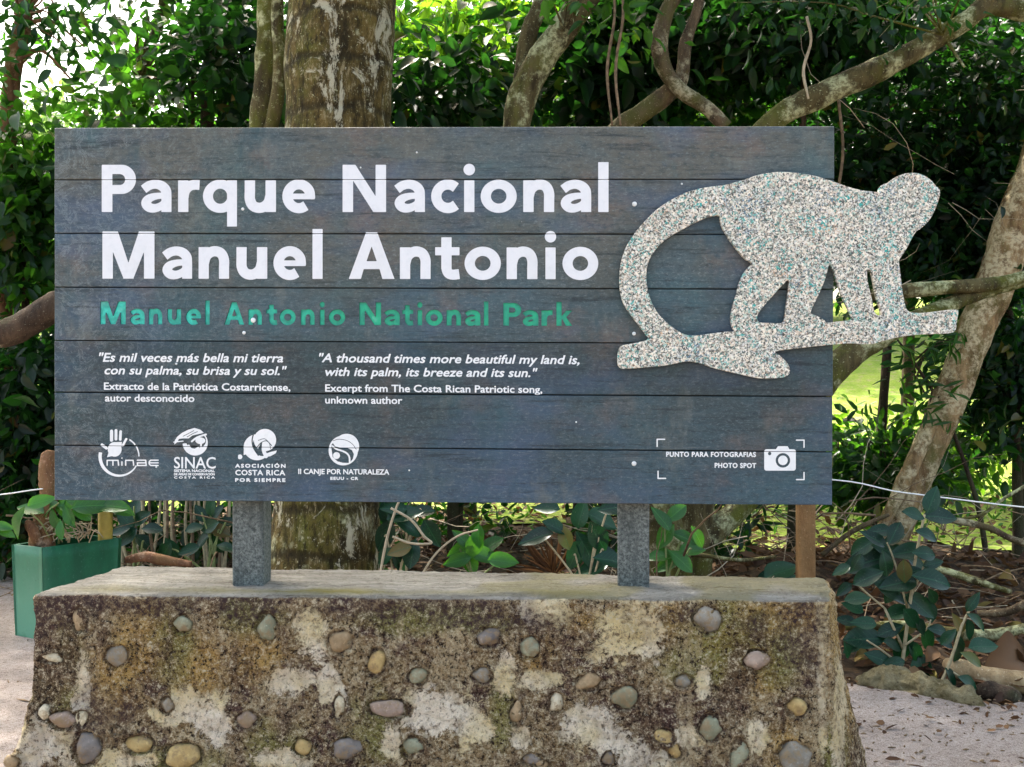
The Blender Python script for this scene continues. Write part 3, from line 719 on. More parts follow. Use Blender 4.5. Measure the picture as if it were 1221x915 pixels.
PEB = [ # crop origin x, cx, cy, w, h, tilt, colour
 (0,345,283,72,100,12,'tan'),(0,785,300,80,70,0,'green'),(0,222,448,88,36,-14,'pale'),(0,500,440,90,86,0,'grey'),(0,270,712,104,74,0,'mauve'),(0,350,705,55,70,20,'pale'),(0,375,835,104,126,14,'dark'),(0,597,817,112,72,-6,'ochre'),(0,715,650,52,58,0,'grey'),(0,780,865,156,108,20,'ochre'),(0,190,680,50,60,0,'pale'),(0,45,893,70,56,0,'tan'),(0,500,760,60,40,0,'grey'),
 (240,285,320,86,114,20,'green'),(240,597,378,100,88,12,'tan'),(240,752,468,66,106,16,'ochre'),(240,195,712,84,74,0,'mauve'),(240,592,660,44,96,8,'pale'),(240,805,665,152,74,-4,'mauve'),(240,435,827,72,66,0,'ochre'),(240,630,838,130,84,4,'dark'),
 (480,370,358,104,74,32,'dark'),(480,542,402,86,84,0,'green'),(480,67,525,84,58,34,'green'),(480,340,522,76,62,24,'grey'),(480,487,682,60,94,10,'tan'),(480,657,640,54,84,8,'pale'),(480,792,550,104,66,22,'tan'),(480,45,825,86,76,-20,'green'),(480,555,880,74,50,0,'dark'),(480,597,903,50,40,0,'tan'),
 (720,445,280,116,104,0,'grey'),(720,658,460,106,80,6,'mauve'),(720,338,548,70,54,0,'grey'),(720,90,614,108,96,14,'green'),(720,833,655,96,80,-12,'ochre'),(720,458,745,92,100,20,'green'),(720,255,785,88,62,-30,'ochre'),(720,305,848,52,62,0,'ochre'),(720,578,868,72,140,32,'green'),(720,820,872,142,116,0,'grey'),(720,18,878,50,60,0,'dark')]
# ------------------------------------------------------------ plinth
FL, FR, BR, BL_ = (-1.325, -.075), (.850, -.160), (.925, .170), (-1.246, .385)
TOPZ = .920
def flare(z):
    t = np.clip((TOPZ - z) / TOPZ, 0, 1); return t
def plinth_warp(u, v, z):
    """u along 0..1, v front 0 .. back 1"""
    x = (1-v) * (FL[0]*(1-u) + FR[0]*u) + v * (BL_[0]*(1-u) + BR[0]*u)
    y = (1-v) * (FL[1]*(1-u) + FR[1]*u) + v * (BL_[1]*(1-u) + BR[1]*u)
    t = flare(z)
    side = np.clip((u - .5) * 2, -1, 1)
    sR = np.clip((u - .93) / .07, 0, 1); sL = np.clip((.05 - u) / .05, 0, 1)
    # the ends step outwards to the foot, more so towards the back
    x = x + sR * (.015 + .11*t + .14*t*t) * (.15 + .85*np.clip(v*2.2, 0, 1)) - sL * (.012*t + .26 * np.clip(t-.30, 0, 1)) * (.8 + .3*np.clip(v*3, 0, 1))
    y = y - (1 - v) * (.05*t) + v * .08 * t
    return x, y
def plinth():
    Wd, Dp, Hh, r = 2.17, .38, TOPZ, .016
    V = []; Q = []
    def grid(fn, nu, nv):
        b = len(V)
        for j in range(nv+1):
            for i in range(nu+1): V.append(fn(i/nu, j/nv))
        for j in range(nv):
            for i in range(nu): Q.append((b+j*(nu+1)+i, b+j*(nu+1)+i+1, b+(j+1)*(nu+1)+i+1, b+(j+1)*(nu+1)+i))
    nu, nv, nz = 560, 84, 200
    zz = lambda t: t**.75        # denser near the top
    grid(lambda a, b: (a*Wd, 0, zz(b)*Hh), nu, nz)                 # front
    grid(lambda a, b: ((1-a)*Wd, Dp, zz(b)*Hh), 120, 40)           # back
    grid(lambda a, b: (a*Wd, b*Dp, Hh), nu, nv)                    # top
    grid(lambda a, b: (0, (1-a)*Dp, zz(b)*Hh), nv, nz)             # left
    grid(lambda a, b: (Wd, a*Dp, zz(b)*Hh), nv, nz)                # right
    A = np.array(V)
    lo = np.array([r, r, -1]); hi = np.array([Wd-r, Dp-r, Hh-r])
    C = np.clip(A, lo, hi); D = A - C; L = np.linalg.norm(D, axis=1, keepdims=True)
    N = D / np.maximum(L, 1e-9); S = C + N * r
    u, v, z = S[:,0]/Wd, S[:,1]/Dp, S[:,2]
    x, y = plinth_warp(u, v, z)
    Pp = np.stack([x, y, z], 1)
    # lumps: strong on the sides and front, slight on the top
    topk = np.clip((N[:,2] - .55) / .35, 0, 1)
    disp = np.empty(len(Pp)); n1 = np.empty(len(Pp)); n2 = np.empty(len(Pp)); n3 = np.empty(len(Pp))
    for i, p in enumerate(Pp):
        q = Vector(p)
        a = noise.noise(q*5.0); b = noise.noise(q*17.0 + Vector((3,3,3))); c = noise.noise(q*48.0); d = noise.noise(q*110.0)
        n1[i], n2[i], n3[i] = a, b, c
        disp[i] = (a*.009 + b*.007 + c*.0048 + d*.0030)
    disp = disp * (1 - topk*.55)
    edge = np.clip(1 - np.abs(N[:,1]) , 0, 1)
    Pp = Pp + N * disp[:,None]
    # masks for stains and painted pebble shade, placed on the front in photo pixels
    dd = Pp[:,1] + 3.0; px = 610.5 + Pp[:,0]/dd*F; py = 457.5 - (Pp[:,2]-1.5)/dd*F
    front = (N[:,1] < -.3) | (N[:,2] < .3)
    def blobs(lst, wob=.55):
        m = np.zeros(len(Pp))
        for bx, by, rx, ry in lst:
            k = np.hypot((px-bx)/rx, (py-by)/ry) + n2*wob + n1*.4 + n3*.25
            m = np.maximum(m, np.clip(1.55 - k, 0, 1))
        return m
    pale = blobs([(372,762,20,42),(352,808,32,20),(388,812,16,22),(256,856,22,28),(222,838,16,16),(206,855,26,10),(520,852,44,30),(602,802,14,24),(640,812,26,10),(742,758,46,34),(712,782,14,12),(702,868,32,26),(728,893,20,20),(52,884,34,26),(100,812,9,34),(95,838,12,14),(468,882,12,22),(405,832,8,20),(655,728,40,16),(838,822,8,24),(620,880,12,18),(980,800,6,110),(1000,850,8,60),(560,872,20,22),(760,905,40,18),(340,905,30,14),(900,880,14,20),(820,880,26,12),(140,905,60,10),(800,712,40,8),(1010,720,8,18)])
    och = blobs([(768,738,44,26),(925,735,54,18),(308,780,34,30),(165,765,46,34),(905,800,30,28),(240,800,26,40),(135,800,24,50),(990,760,14,60),(700,742,22,14),(945,900,30,30),(865,760,40,30),(640,780,20,20),(1005,850,14,60)])
    moss = blobs([(86,772,16,34),(208,762,20,40),(448,868,26,34),(330,892,34,26),(70,835,26,26),(860,760,46,40),(935,790,20,30),(822,790,30,20),(600,855,12,40),(300,735,40,20),(520,740,80,14),(200,905,60,14),(995,900,16,30)])
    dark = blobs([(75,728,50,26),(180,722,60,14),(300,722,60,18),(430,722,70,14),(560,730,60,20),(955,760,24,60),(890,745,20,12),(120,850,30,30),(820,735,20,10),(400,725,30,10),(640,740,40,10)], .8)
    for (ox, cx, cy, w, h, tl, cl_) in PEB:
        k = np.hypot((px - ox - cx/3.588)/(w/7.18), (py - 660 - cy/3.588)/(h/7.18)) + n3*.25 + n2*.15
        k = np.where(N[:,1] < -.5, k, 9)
        dark = np.maximum(dark, .75*np.exp(-((k - 1.02)/.15)**2)); pale = np.where(k < 1.3, pale*.3, pale)  # dark also rings each pebble: contact shade put into the colour
        Pp = Pp + N * (.0065*np.exp(-((k - 1.42)/.22)**2) - .006*np.exp(-((k - 1.0)/.15)**2))[:,None]
    # a pale crust near the rim on the right half
    mt = np.clip(1 - np.abs(v - .17) / .15 + n1*.5, 0, 1) * np.clip(1.2 - np.abs(u - .34)/.30 + n1*.3, 0, 1) + np.clip(n1*2.2 + .1 + (u-.62)*1.4, 0, .55) * (u > .55)
    root = empty('stone_plinth', Vector((-.2, .08, 0)), 'long lichen-stained concrete plinth with river pebbles set in its front, under the park sign', 'plinth')
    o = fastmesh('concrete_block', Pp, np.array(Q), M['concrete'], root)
    me = o.data
    tops = np.clip((N[:,2] - .62 + n2*.25) / .18, 0, 1)
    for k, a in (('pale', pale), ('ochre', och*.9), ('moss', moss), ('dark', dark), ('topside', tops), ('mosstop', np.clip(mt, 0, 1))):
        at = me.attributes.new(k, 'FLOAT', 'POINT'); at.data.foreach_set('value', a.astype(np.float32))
    return root
PL = plinth()
def face_y(x, z):
    u = (x - FL[0]) / (FR[0] - FL[0]); y = FL[1]*(1-u) + FR[1]*u; return y - .05 * (TOPZ - z) / TOPZ
def ico(sub=2):
    import bmesh
    bm = bmesh.new(); bmesh.ops.create_icosphere(bm, subdivisions=sub, radius=1)
    v = [x.co.copy() for x in bm.verts]; f = [tuple(q.index for q in p.verts) for p in bm.faces]; bm.free(); return v, f
ICO2, ICO3 = ico(2), ico(3)
def pebble_mat(name, a, b):
    t = NT(name); n = t.noise(14, 6, .6); n2 = t.noise(90, 4, .7)
    c = t.mix(t.ramp(n, [(.38, 0), (.62, 1)]), a, b); c = t.mix(t.ramp(n2, [(.58, 0), (.7, .6)]), c, tuple(min(1, x*1.6) for x in b)); c = t.mix(t.ramp(n2, [(.3, .6), (.4, 0)]), c, tuple(x*.35 for x in a))
    c = t.mix(t.ramp(t.noise(30, 7, .8), [(.48, 0), (.58, .8)]), c, (.20, .14, .075))
    return t.done(c, .7, t.bump(n2, .5, .004), spec=.25)
PM = {'tan': pebble_mat('tan_pebble', (.20,.135,.07), (.32,.235,.14)), 'grey': pebble_mat('grey_pebble', (.14,.125,.10), (.23,.21,.175)), 'green': pebble_mat('grey_green_pebble', (.14,.145,.095), (.25,.25,.17)),
      'pale': pebble_mat('pale_pebble', (.38,.33,.22), (.52,.46,.34)), 'mauve': pebble_mat('mauve_pebble', (.19,.14,.11), (.30,.23,.185)), 'dark': pebble_mat('dark_pebble', (.105,.09,.085), (.18,.16,.145)),
      'ochre': pebble_mat('ochre_pebble', (.28,.19,.075), (.40,.30,.13))}
for i, (ox, cx, cy, w, h, tilt, colr) in enumerate(PEB):
    px, py = ox + cx/3.588, 660 + cy/3.588
    z = 1.0; y = -.14
    for _ in range(3):
        d = y + 3; X = (px-610.5)/F*d; z = 1.5 - (py-457.5)/F*d; y = float(face_y(X, z))
    ww, hh = w/3.588*d/F/2, h/3.588*d/F/2
    r = random.Random(i*7+1); seed = Vector((r.random()*50, r.random()*50, r.random()*50))
    verts = []
    for v in ICO3[0]:
        k = 1 + .34 * noise.noise(v*1.2 + seed) + .12 * noise.noise(v*2.9 + seed)
        q = v * k; x_ = q.x*ww; z_ = q.z*hh; t = R(-tilt if w < h else tilt)
        verts.append((X + x_*math.cos(t) - z_*math.sin(t), y + q.y*min(ww, hh)*.62 + .005, z + x_*math.sin(t) + z_*math.cos(t)))
    mesh('pebble', verts, ICO3[1], PM[colr], PL)

# ------------------------------------------------------------ ground, path, lawn
def hgt(x, y):
    h = 0.03 * noise.noise(Vector((x*.6, y*.6, 0))) * min(1, max(0, (y - 2) / 3))
    if y > 8: h += (y - 8) * .012
    if y > 14: h += (min(y, 34) - 14) * .205
    return h - .03
def ground_grid(x0, x1, y0, y1, nx, ny, dz, name, mat, edge=None, label=None):
    V = []; Q = []
    for j in range(ny+1):
        for i in range(nx+1):
            x = x0 + (x1-x0)*i/nx; y = y0 + (y1-y0)*j/ny; V.append((x, y, hgt(x, y) + dz))
    for j in range(ny):
        for i in range(nx):
            cx = x0 + (x1-x0)*(i+.5)/nx; cy = y0 + (y1-y0)*(j+.5)/ny
            if edge and not edge(cx, cy): continue
            a = j*(nx+1)+i; Q.append((a, a+1, a+nx+2, a+nx+1))
    o = mesh(name, V, Q, mat); tag(o, label, None, None, 'structure'); return o
def m_floor():
    t = NT('dark_forest_soil_and_rotting_leaves')
    n = t.noise(6, 7, .7); v = t.sep(t.vor(24, out='Color'), 0); f = t.noise(60, 5, .75)
    c = t.mix(t.ramp(n, [(.4, 0), (.6, 1)]), (.045, .030, .020), (.09, .062, .040))
    c = t.mix(t.ramp(v, [(0, 0), (.72, .0), (.74, .7)]), c, (.16, .10, .055)); c = t.mix(t.ramp(f, [(.35, .6), (.5, 0)]), c, (.02, .014, .01))
    return t.done(c, .95, t.bump(t.math('ADD', v, f), .8, .02), spec=.15)
def m_path():
    t = NT('pale_sandy_path_with_debris')
    n = t.noise(3, 6, .65); f = t.noise(48, 8, .8); g = t.noise(190, 3, .8); dsh = t.noise(20, 6, .75, t.mapping((.45, 1.5, 1)))
    c = t.mix(t.ramp(n, [(.38, 0), (.62, 1)]), (.30, .245, .215), (.42, .355, .325))
    c = t.mix(t.ramp(f, [(.38, .9), (.50, 0)]), c, (.15, .10, .08)); c = t.mix(t.ramp(g, [(.52, 0), (.62, .8)]), c, (.55, .49, .45)); c = t.mix(t.ramp(g, [(.36, .8), (.44, 0)]), c, (.10, .065, .05))
    c = t.mix(t.ramp(dsh, [(.30, .9), (.37, 0)]), c, (.12, .07, .055))
    return t.done(c, .95, t.bump(t.math('ADD', f, g), .7, .02), spec=.15)
def m_lawn():
    t = NT('sunlit_short_grass')
    n = t.noise(.9, 6, .7); f = t.noise(22, 6, .8); l = t.noise(5, 6, .75)
    c = t.mix(t.ramp(n, [(.38, 0), (.62, 1)]), (.16, .26, .03), (.28, .36, .06)); c = t.mix(t.ramp(f, [(.36, .7), (.52, 0)]), c, (.05, .09, .015))
    c = t.mix(t.ramp(l, [(.50, 0), (.62, .75)]), c, (.33, .27, .15))
    return t.done(c, .9, t.bump(f, .8, .03), spec=.1)
ground_grid(-70, 70, -14, 90, 240, 180, 0, 'ground', m_floor(), label=None)
PE = [(-9, 7.2), (-5.2, 6.0), (-4.3, 5.6), (-3.4, 4.9), (-2.2, 3.9), (-.6, 3.0), (.6, 2.75), (1.3, 2.55), (1.75, 2.3), (2.3, 2.0), (3.2, 1.75), (5, 1.6), (9, 1.2)]
def path_far(x):
    for (a, b), (c, d) in zip(PE[:-1], PE[1:]):
        if a <= x <= c: return b + (d-b)*(x-a)/(c-a)
    return 1.2
V = []; Q = []; NXp, NYp = 180, 60
for j in range(NYp+1):
    for i in range(NXp+1):
        x = -9 + 18*i/NXp; e = path_far(x) + .12*noise.noise(Vector((x*4, 0, 3))) + .05*noise.noise(Vector((x*14, 5, 3)))
        y = -12 + (e + 12)*(j/NYp)**.7
        V.append((x, y, .004 + .008*noise.noise(Vector((x*2.5, y*2.5, 1))) + .012*noise.noise(Vector((x*.7, y*.7, 1))) - .022*(j == NYp) + .006))
for j in range(NYp):
    for i in range(NXp): a = j*(NXp+1)+i; Q.append((a, a+1, a+NXp+2, a+NXp+1))
tag(mesh('path', V, Q, m_path()), kind='structure')
ground_grid(-70, 70, 6.6, 90, 240, 140, .02, 'lawn', m_lawn(), edge=lambda x, y: y > (7.4 if x > 1.6 else (9.6 if x < -.6 else 8.6)) + noise.noise(Vector((x*.5, y*.5, 7)))*1.4)

# ------------------------------------------------------------ leaves
def unit(a): return a / np.maximum(np.linalg.norm(a, axis=-1, keepdims=True), 1e-9)
TEMPL = np.array([(0,0,0),(1,0,-.06),(.28,.42,.05),(.68,.36,.03),(.28,-.42,.05),(.68,-.36,.03)])
def leaf_arrays(pos, d, nrm, L, W):
    d = unit(d); nrm = nrm - d * (nrm*d).sum(1, keepdims=True); nrm = unit(nrm); s = np.cross(nrm, d)
    T = TEMPL
    V = (pos[:,None,:] + d[:,None,:]*T[None,:,0:1]*L[:,None,None] + s[:,None,:]*T[None,:,1:2]*W[:,None,None] + nrm[:,None,:]*T[None,:,2:3]*L[:,None,None])
    n = len(pos); b = (np.arange(n)*6)[:,None]
    Q = np.concatenate([b + np.array([[0,1,3,2]]), b + np.array([[0,4,5,1]])], 1).reshape(-1, 4)
    return V.reshape(-1,3), Q
def leaf_shape(name, mat, kind=0, seed=0, nl=7):
    """a leaf one unit long and one unit wide with a folded midrib; a few shapes"""
    rr = random.Random(seed); V = []; Fc = []
    curl = rr.uniform(.05, .28); side = rr.uniform(-.06, .06)
    prof = {0: lambda t: math.sin(math.pi*t**.8)**.8, 1: lambda t: math.sin(math.pi*t**1.15)**.75, 2: lambda t: math.sin(math.pi*t)**1.3, 3: lambda t: (.25 + .75*math.sin(math.pi*min(1, t*1.05))) * (1 - .25*abs(math.sin(t*9)))*(1-t**6)}[kind]
    for i in range(nl+1):
        t = i / nl; w = max(.012, .5*prof(min(.999, max(.001, t))))
        z = -curl*t*t + .02*math.sin(t*7+seed)
        V += [(t, w + side*t, z + .16*w + .02*math.sin(t*11+seed)), (t, side*t, z - .02), (t, -w + side*t, z + .16*w)]
    for i in range(nl):
        a = i*3; Fc += [(a, a+1, a+4, a+3), (a+1, a+2, a+5, a+4)]
    me = bpy.data.meshes.new(name); me.from_pydata(V, [], Fc); me.polygons.foreach_set('use_smooth', [True]*len(Fc)); me.materials.append(mat); me.update(); return me
def put_leaf(root, me, p, d, nrm, L, W, name='leaf'):
    d = Vector(d).normalized(); n = Vector(nrm); n = (n - d*n.dot(d)).normalized(); s = n.cross(d)
    p = Vector(p) - rootloc(root)
    o = bpy.data.objects.new(name, me); COL.objects.link(o); o.parent = root
    o.matrix_basis = Matrix(((d.x*L, s.x*W, n.x*L, p.x), (d.y*L, s.y*W, n.y*L, p.y), (d.z*L, s.z*W, n.z*L, p.z), (0,0,0,1)))
    return o
LM = {
 'dark': m_leaf('dark_green_leaf', (.0022,.010,.0045), (.005,.021,.006), (.012,.046,.008), (.035,.16,.012), .28, .42, .30),
 'mid': m_leaf('mid_green_leaf', (.004,.017,.005), (.010,.038,.007), (.026,.082,.010), (.09,.30,.015), .34, .42, .32),
 'bright': m_leaf('yellow_green_leaf', (.006,.026,.005), (.020,.062,.007), (.055,.13,.010), (.20,.42,.02), .45, .45, .3),
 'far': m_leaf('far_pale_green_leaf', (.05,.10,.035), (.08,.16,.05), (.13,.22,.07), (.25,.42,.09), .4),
 'blue': m_leaf('glossy_blue_green_leaf', (.0015,.017,.009), (.003,.030,.014), (.007,.052,.018), (.02,.12,.02), .12, .36, .32, True),
 'fresh': m_leaf('fresh_green_leaf', (.008,.065,.012), (.016,.105,.016), (.035,.16,.018), (.12,.40,.02), .3, .38, .45, True),
 'dry': m_leaf('dry_brown_leaf', (.035,.016,.009), (.10,.048,.022), (.23,.13,.065), (.20,.10,.04), .12, .7, .2),
}
LS = {k: [leaf_shape('leaf_shape', m, kd, i*3+kd) for i, kd in enumerate((0, 1, 0, 2))] for k, m in LM.items()}
LANCE = [leaf_shape('lance_leaf', LM['mid'], 2, i) for i in range(3)]

BK = {
 'ring': m_bark('ringed_brown_bark_with_lichen', (.155,.105,.030), (.030,.021,.007), (.50,.48,.28), (.115,.115,.018), .60, 1.0, 1.15),
 'moss': m_bark('mossy_olive_bark', (.125,.098,.040), (.035,.026,.011), (.42,.42,.23), (.105,.112,.016), .565, 1.3),
 'pale': m_bark('pale_pinkish_bark', (.42,.27,.13), (.13,.072,.032), (.60,.48,.29), (.13,.12,.035), .52, 1.6),
 'dark': m_bark('dark_brown_bark', (.085,.055,.035), (.030,.020,.014), (.20,.18,.12), (.05,.05,.02), .66, 1.5),
 'grey': m_bark('grey_brown_bark', (.15,.105,.060), (.05,.033,.020), (.36,.32,.20), (.085,.082,.020), .58, 1.6),
 'red': m_bark('reddish_driftwood', (.30,.15,.085), (.10,.045,.025), (.48,.32,.22), (.20,.11,.05), .62, 1.5),
}
def pxtube(pts, step=5, n=12, lump=.12, freq=5, mb=None):
    q = spline(pts, step) if len(pts) > 2 else np.array(pts, float)
    mb = mb or MB(); mb.tube([P(a[0], a[1], a[2]) for a in q], [max(.002, a[3]*a[2]/F) for a in q], n, lump, freq); return mb
def crown_points(rs, c, r, nclump, n, sig, L, asp, up=.7, droop=.35, outer=.6):
    k = unit(rs.normal(size=(nclump, 3))) * (rs.random((nclump, 1))**(1/3*outer + .12))
    cc = np.array(c) + k*np.array(r)
    idx = rs.integers(0, nclump, n)
    off = rs.normal(size=(n, 3)) * sig * (.6 + .8*rs.random((nclump, 1)))[idx] * np.array([1.25, 1.25, .75])
    pos = cc[idx] + off
    d = unit(off) * .9 + rs.normal(size=(n, 3))*.55 + np.array([0, 0, -droop])
    nrm = rs.normal(size=(n, 3))*.75 + np.array([0, -.35, up])
    Ls = L * rs.uniform(.6, 1.25, n); Ws = Ls*asp*rs.uniform(.8, 1.2, n)
    return cc, pos, d, nrm, Ls, Ws
def crown(root, seed, c, r, nclump, n, sig, L, asp, mat, single=0, **k):
    rs = np.random.default_rng(seed)
    cc, pos, d, nrm, Ls, Ws = crown_points(rs, c, r, nclump, n, sig, L, asp, **k)
    tint = rs.random(n)
    keep = (pos[:,2] > .05) & (pos[:,1] > .55)
    pos, d, nrm, Ls, Ws, tint = (a[keep] for a in (pos, d, nrm, Ls, Ws, tint)); 
    if single:
        dd = pos[:,1] + 3; px = 610 + pos[:,0]/dd*F; py = 457 - (pos[:,2]-1.5)/dd*F
        vis = (px > -5) & (px < 1226) & (py > -5) & (py < 800) & ~((px > 75) & (px < 985) & (py > 160) & (py < 590))
        sc = np.where(vis, dd, 1e6) / Ls**.5; ii = np.argsort(sc)[:single]; ii = ii[vis[ii]]
        shapes = LS[mat]
        for j in ii: put_leaf(root, shapes[j % 4], pos[j], d[j], nrm[j], Ls[j]*1.05, Ws[j]*1.05)
        m = np.ones(len(pos), bool); m[ii] = False; pos, d, nrm, Ls, Ws, tint = (a[m] for a in (pos, d, nrm, Ls, Ws, tint))
    V, Q = leaf_arrays(pos, d, nrm, Ls, Ws)
    o = fastmesh('crown', V, Q, LM[mat], root, False, np.repeat(tint, 6)); o['kind'] = 'stuff'
    return cc
def limbs(root, start, cc, seed, mat, r0=.03, every=6):
    rr = random.Random(seed); start = Vector(start)
    mb = MB()
    for i in range(0, len(cc), every):
        e = Vector(cc[i]); m = start.lerp(e, .5) + Vector((rr.uniform(-.2,.2), rr.uniform(-.2,.2), rr.uniform(0,.35)))
        q = spline([(*start, r0), (*start.lerp(m, .6), r0*.7), (*m, r0*.5), (*e, r0*.16)], 3)
        mb.tube([a[:3] for a in q], [a[3] for a in q], 5, 0)
    o = mb.build('branches', mat, root); o['kind'] = 'stuff'
def tree(name, label, base, trunk, mat, crowns, cat='tree', group=None):
    """trunk: list of pixel tubes; crowns: list of dicts"""
    root = empty(name, base, label, cat, group)
    for i, t in enumerate(trunk):
        pxtube(t, 12 if len(t) > 5 else 8, 26 if t[0][3] > 30 else 14, .045 if t[0][3] > 30 else .13, 4.5).build('trunk' if i == 0 else 'limb', mat, root)
    for c in crowns:
        c = dict(c); st = c.pop('start', None); every = c.pop('every', 5); lr = c.pop('lr', .028)
        cc = crown(root, **c)
        if st is not None: limbs(root, st, cc, c['seed'], mat, lr, every)
    return root
def PC(px, py, d): return tuple(P(px, py, d))
def rad(rx, ry, d, rz=None): return (rx*d/F, rz if rz else rx*d/F*.7, ry*d/F)

# --- trees whose trunks or limbs the photo shows
tree('large_tree', 'thick ringed brown trunk with pale lichen rising behind the sign', P(378, 774, 6.0),
     [[(376,800,6.0,86),(379,740,6.0,78),(383,680,6.0,68),(390,600,6.0,63),(397,400,6.02,60),(403,150,6.05,62),(408,0,6.1,64),(414,-200,6.2,62),(425,-600,6.5,55),(440,-900,6.9,44)]], BK['ring'],
     [dict(seed=1, c=(-1.2, 4.6, 7.6), r=(3.6, 2.6, 1.3), nclump=160, n=9000, sig=.33, L=.17, asp=.5, mat='mid', start=(-.9, 3.9, 6.2), every=5, lr=.05)])
t2 = tree('forest_tree', 'slim mossy double trunk just left of the thick ringed trunk', P(305, 737, 6.8),
     [[(304,745,6.8,19),(307,560,6.8,17),(309,300,6.8,16),(313,148,6.8,15),(318,75,6.8,14),(321,0,6.8,14),(326,-200,6.8,13),(335,-500,6.9,10)],
      [(316,180,6.75,8),(330,120,6.72,8),(333,60,6.7,7),(331,0,6.7,7),(345,-160,6.7,5)]], BK['moss'],
     [dict(seed=2, c=PC(330,-560,7), r=(1.9,1.7,1.2), nclump=90, n=5000, sig=.28, L=.13, asp=.5, mat='dark', start=P(335,-480,6.9))])
o = pxtube([(308,285,6.75,15),(240,300,6.6,14),(160,325,6.5,15),(100,350,6.45,16),(62,368,6.4,17),(36,383,6.4,18),(8,396,6.4,17),(-30,404,6.4,15),(-75,418,6.4,9)], 6, 14, .22, 6).build('limb', BK['dark'], t2); o['label'] = 'thick dead limb sticking out to the left with a pale scar'
tree('forest_tree', 'mossy forked trunk leaning right above the middle of the sign', P(815, 747, 6.6),
     [[(815,760,6.6,15),(808,650,6.6,13),(770,560,6.6,13),(690,420,6.6,14),(640,290,6.6,15),(617,180,6.6,16),(622,120,6.6,17),(645,72,6.6,18),(672,35,6.6,17),(705,-15,6.6,16),(760,-110,6.6,14),(830,-260,6.7,11)],
      [(622,120,6.65,11),(625,70,6.7,11),(632,35,6.7,11),(648,-10,6.75,10),(655,-120,6.8,8)]], BK['moss'],
     [dict(seed=111, c=PC(725,5,6.3), r=rad(70,35,6.3,.3), nclump=12, n=80, sig=.12, L=.11, asp=.42, mat='mid', single=60, start=P(672,35,6.5), every=3, lr=.008),
      dict(seed=3, c=PC(800,-420,7), r=(2.0,1.7,1.2), nclump=110, n=6000, sig=.28, L=.13, asp=.5, mat='mid', start=P(820,-260,6.7))])
tree('forest_tree', 'tangled grey branches curling over the sign top left of the long limb', P(790, 737, 6.8),
     [[(790,740,6.8,10),(775,600,6.8,10),(720,400,6.8,11),(700,250,6.8,12),(730,165,6.8,12),(765,135,6.8,12),(795,112,6.8,11),(812,95,6.8,9),(818,50,6.8,7),(832,8,6.8,6),(845,-70,6.8,5)],
      [(866,152,6.7,8),(842,128,6.7,9),(812,108,6.7,9),(792,82,6.7,10),(786,50,6.7,10),(795,15,6.7,9),(812,-20,6.7,9),(850,-120,6.8,6)]], BK['grey'],
     [dict(seed=4, c=PC(880,-330,7.2), r=(1.5,1.4,.9), nclump=70, n=3600, sig=.27, L=.12, asp=.45, mat='dark', start=P(850,-120,6.8))])
tree('forest_tree', 'long mossy limb sloping up to the right corner above the monkey', P(830, 737, 6.8),
     [[(828,745,6.8,20),(832,600,6.75,19),(836,420,6.7,17),(862,235,6.65,15),(920,146,6.6,14),(985,112,6.6,15),(1058,78,6.6,14),(1124,42,6.6,12),(1172,6,6.6,11),(1205,-60,6.6,10),(1260,-220,6.8,8)],
      [(1160,14,6.6,9),(1190,8,6.65,12),(1230,14,6.7,12),(1300,10,6.8,9)],
      [(1124,42,6.6,3),(1135,58,6.55,2),(1150,80,6.5,1.2)],
      [(826,655,6.7,14),(885,602,6.8,15),(940,520,6.9,16),(1000,436,7.0,17),(1052,400,7.1,14),(1100,378,7.2,11),(1160,352,7.3,9),(1240,330,7.4,7)],
      [(1040,352,7.1,8),(1085,347,7.15,9),(1130,343,7.2,9),(1190,338,7.3,8),(1250,322,7.4,7)]], BK['moss'],
     [dict(seed=110, c=PC(990,8,6.3), r=rad(150,38,6.3,.35), nclump=22, n=190, sig=.12, L=.095, asp=.45, mat='dark', single=130, start=P(1124,42,6.5), every=3, lr=.008),
      dict(seed=5, c=PC(1250,-420,7.4), r=(2.2,1.8,1.2), nclump=110, n=6000, sig=.28, L=.12, asp=.45, mat='dark', start=P(1255,-215,6.8))])
tree('forest_tree', 'pale blotched trunk leaning to the right beyond the string on the right', P(1048, 690, 8.1),
     [[(1030,712,8.1,27),(1055,655,8.1,23),(1080,600,8.1,20),(1104,543,8.1,19.5),(1131,478,8.1,20),(1160,405,8.1,21),(1188,335,8.1,22),(1214,262,8.1,24),(1258,150,8.1,24),(1330,0,8.2,24),(1420,-200,8.4,20)],
      [(1046,640,8.0,6),(1070,592,7.95,8),(1090,550,7.95,9),(1112,505,8.0,7)]], BK['pale'],
     [dict(seed=6, c=PC(1420,-290,8.5), r=(2.2,1.8,1.2), nclump=110, n=6000, sig=.33, L=.15, asp=.5, mat='mid', start=P(1420,-190,8.4))])
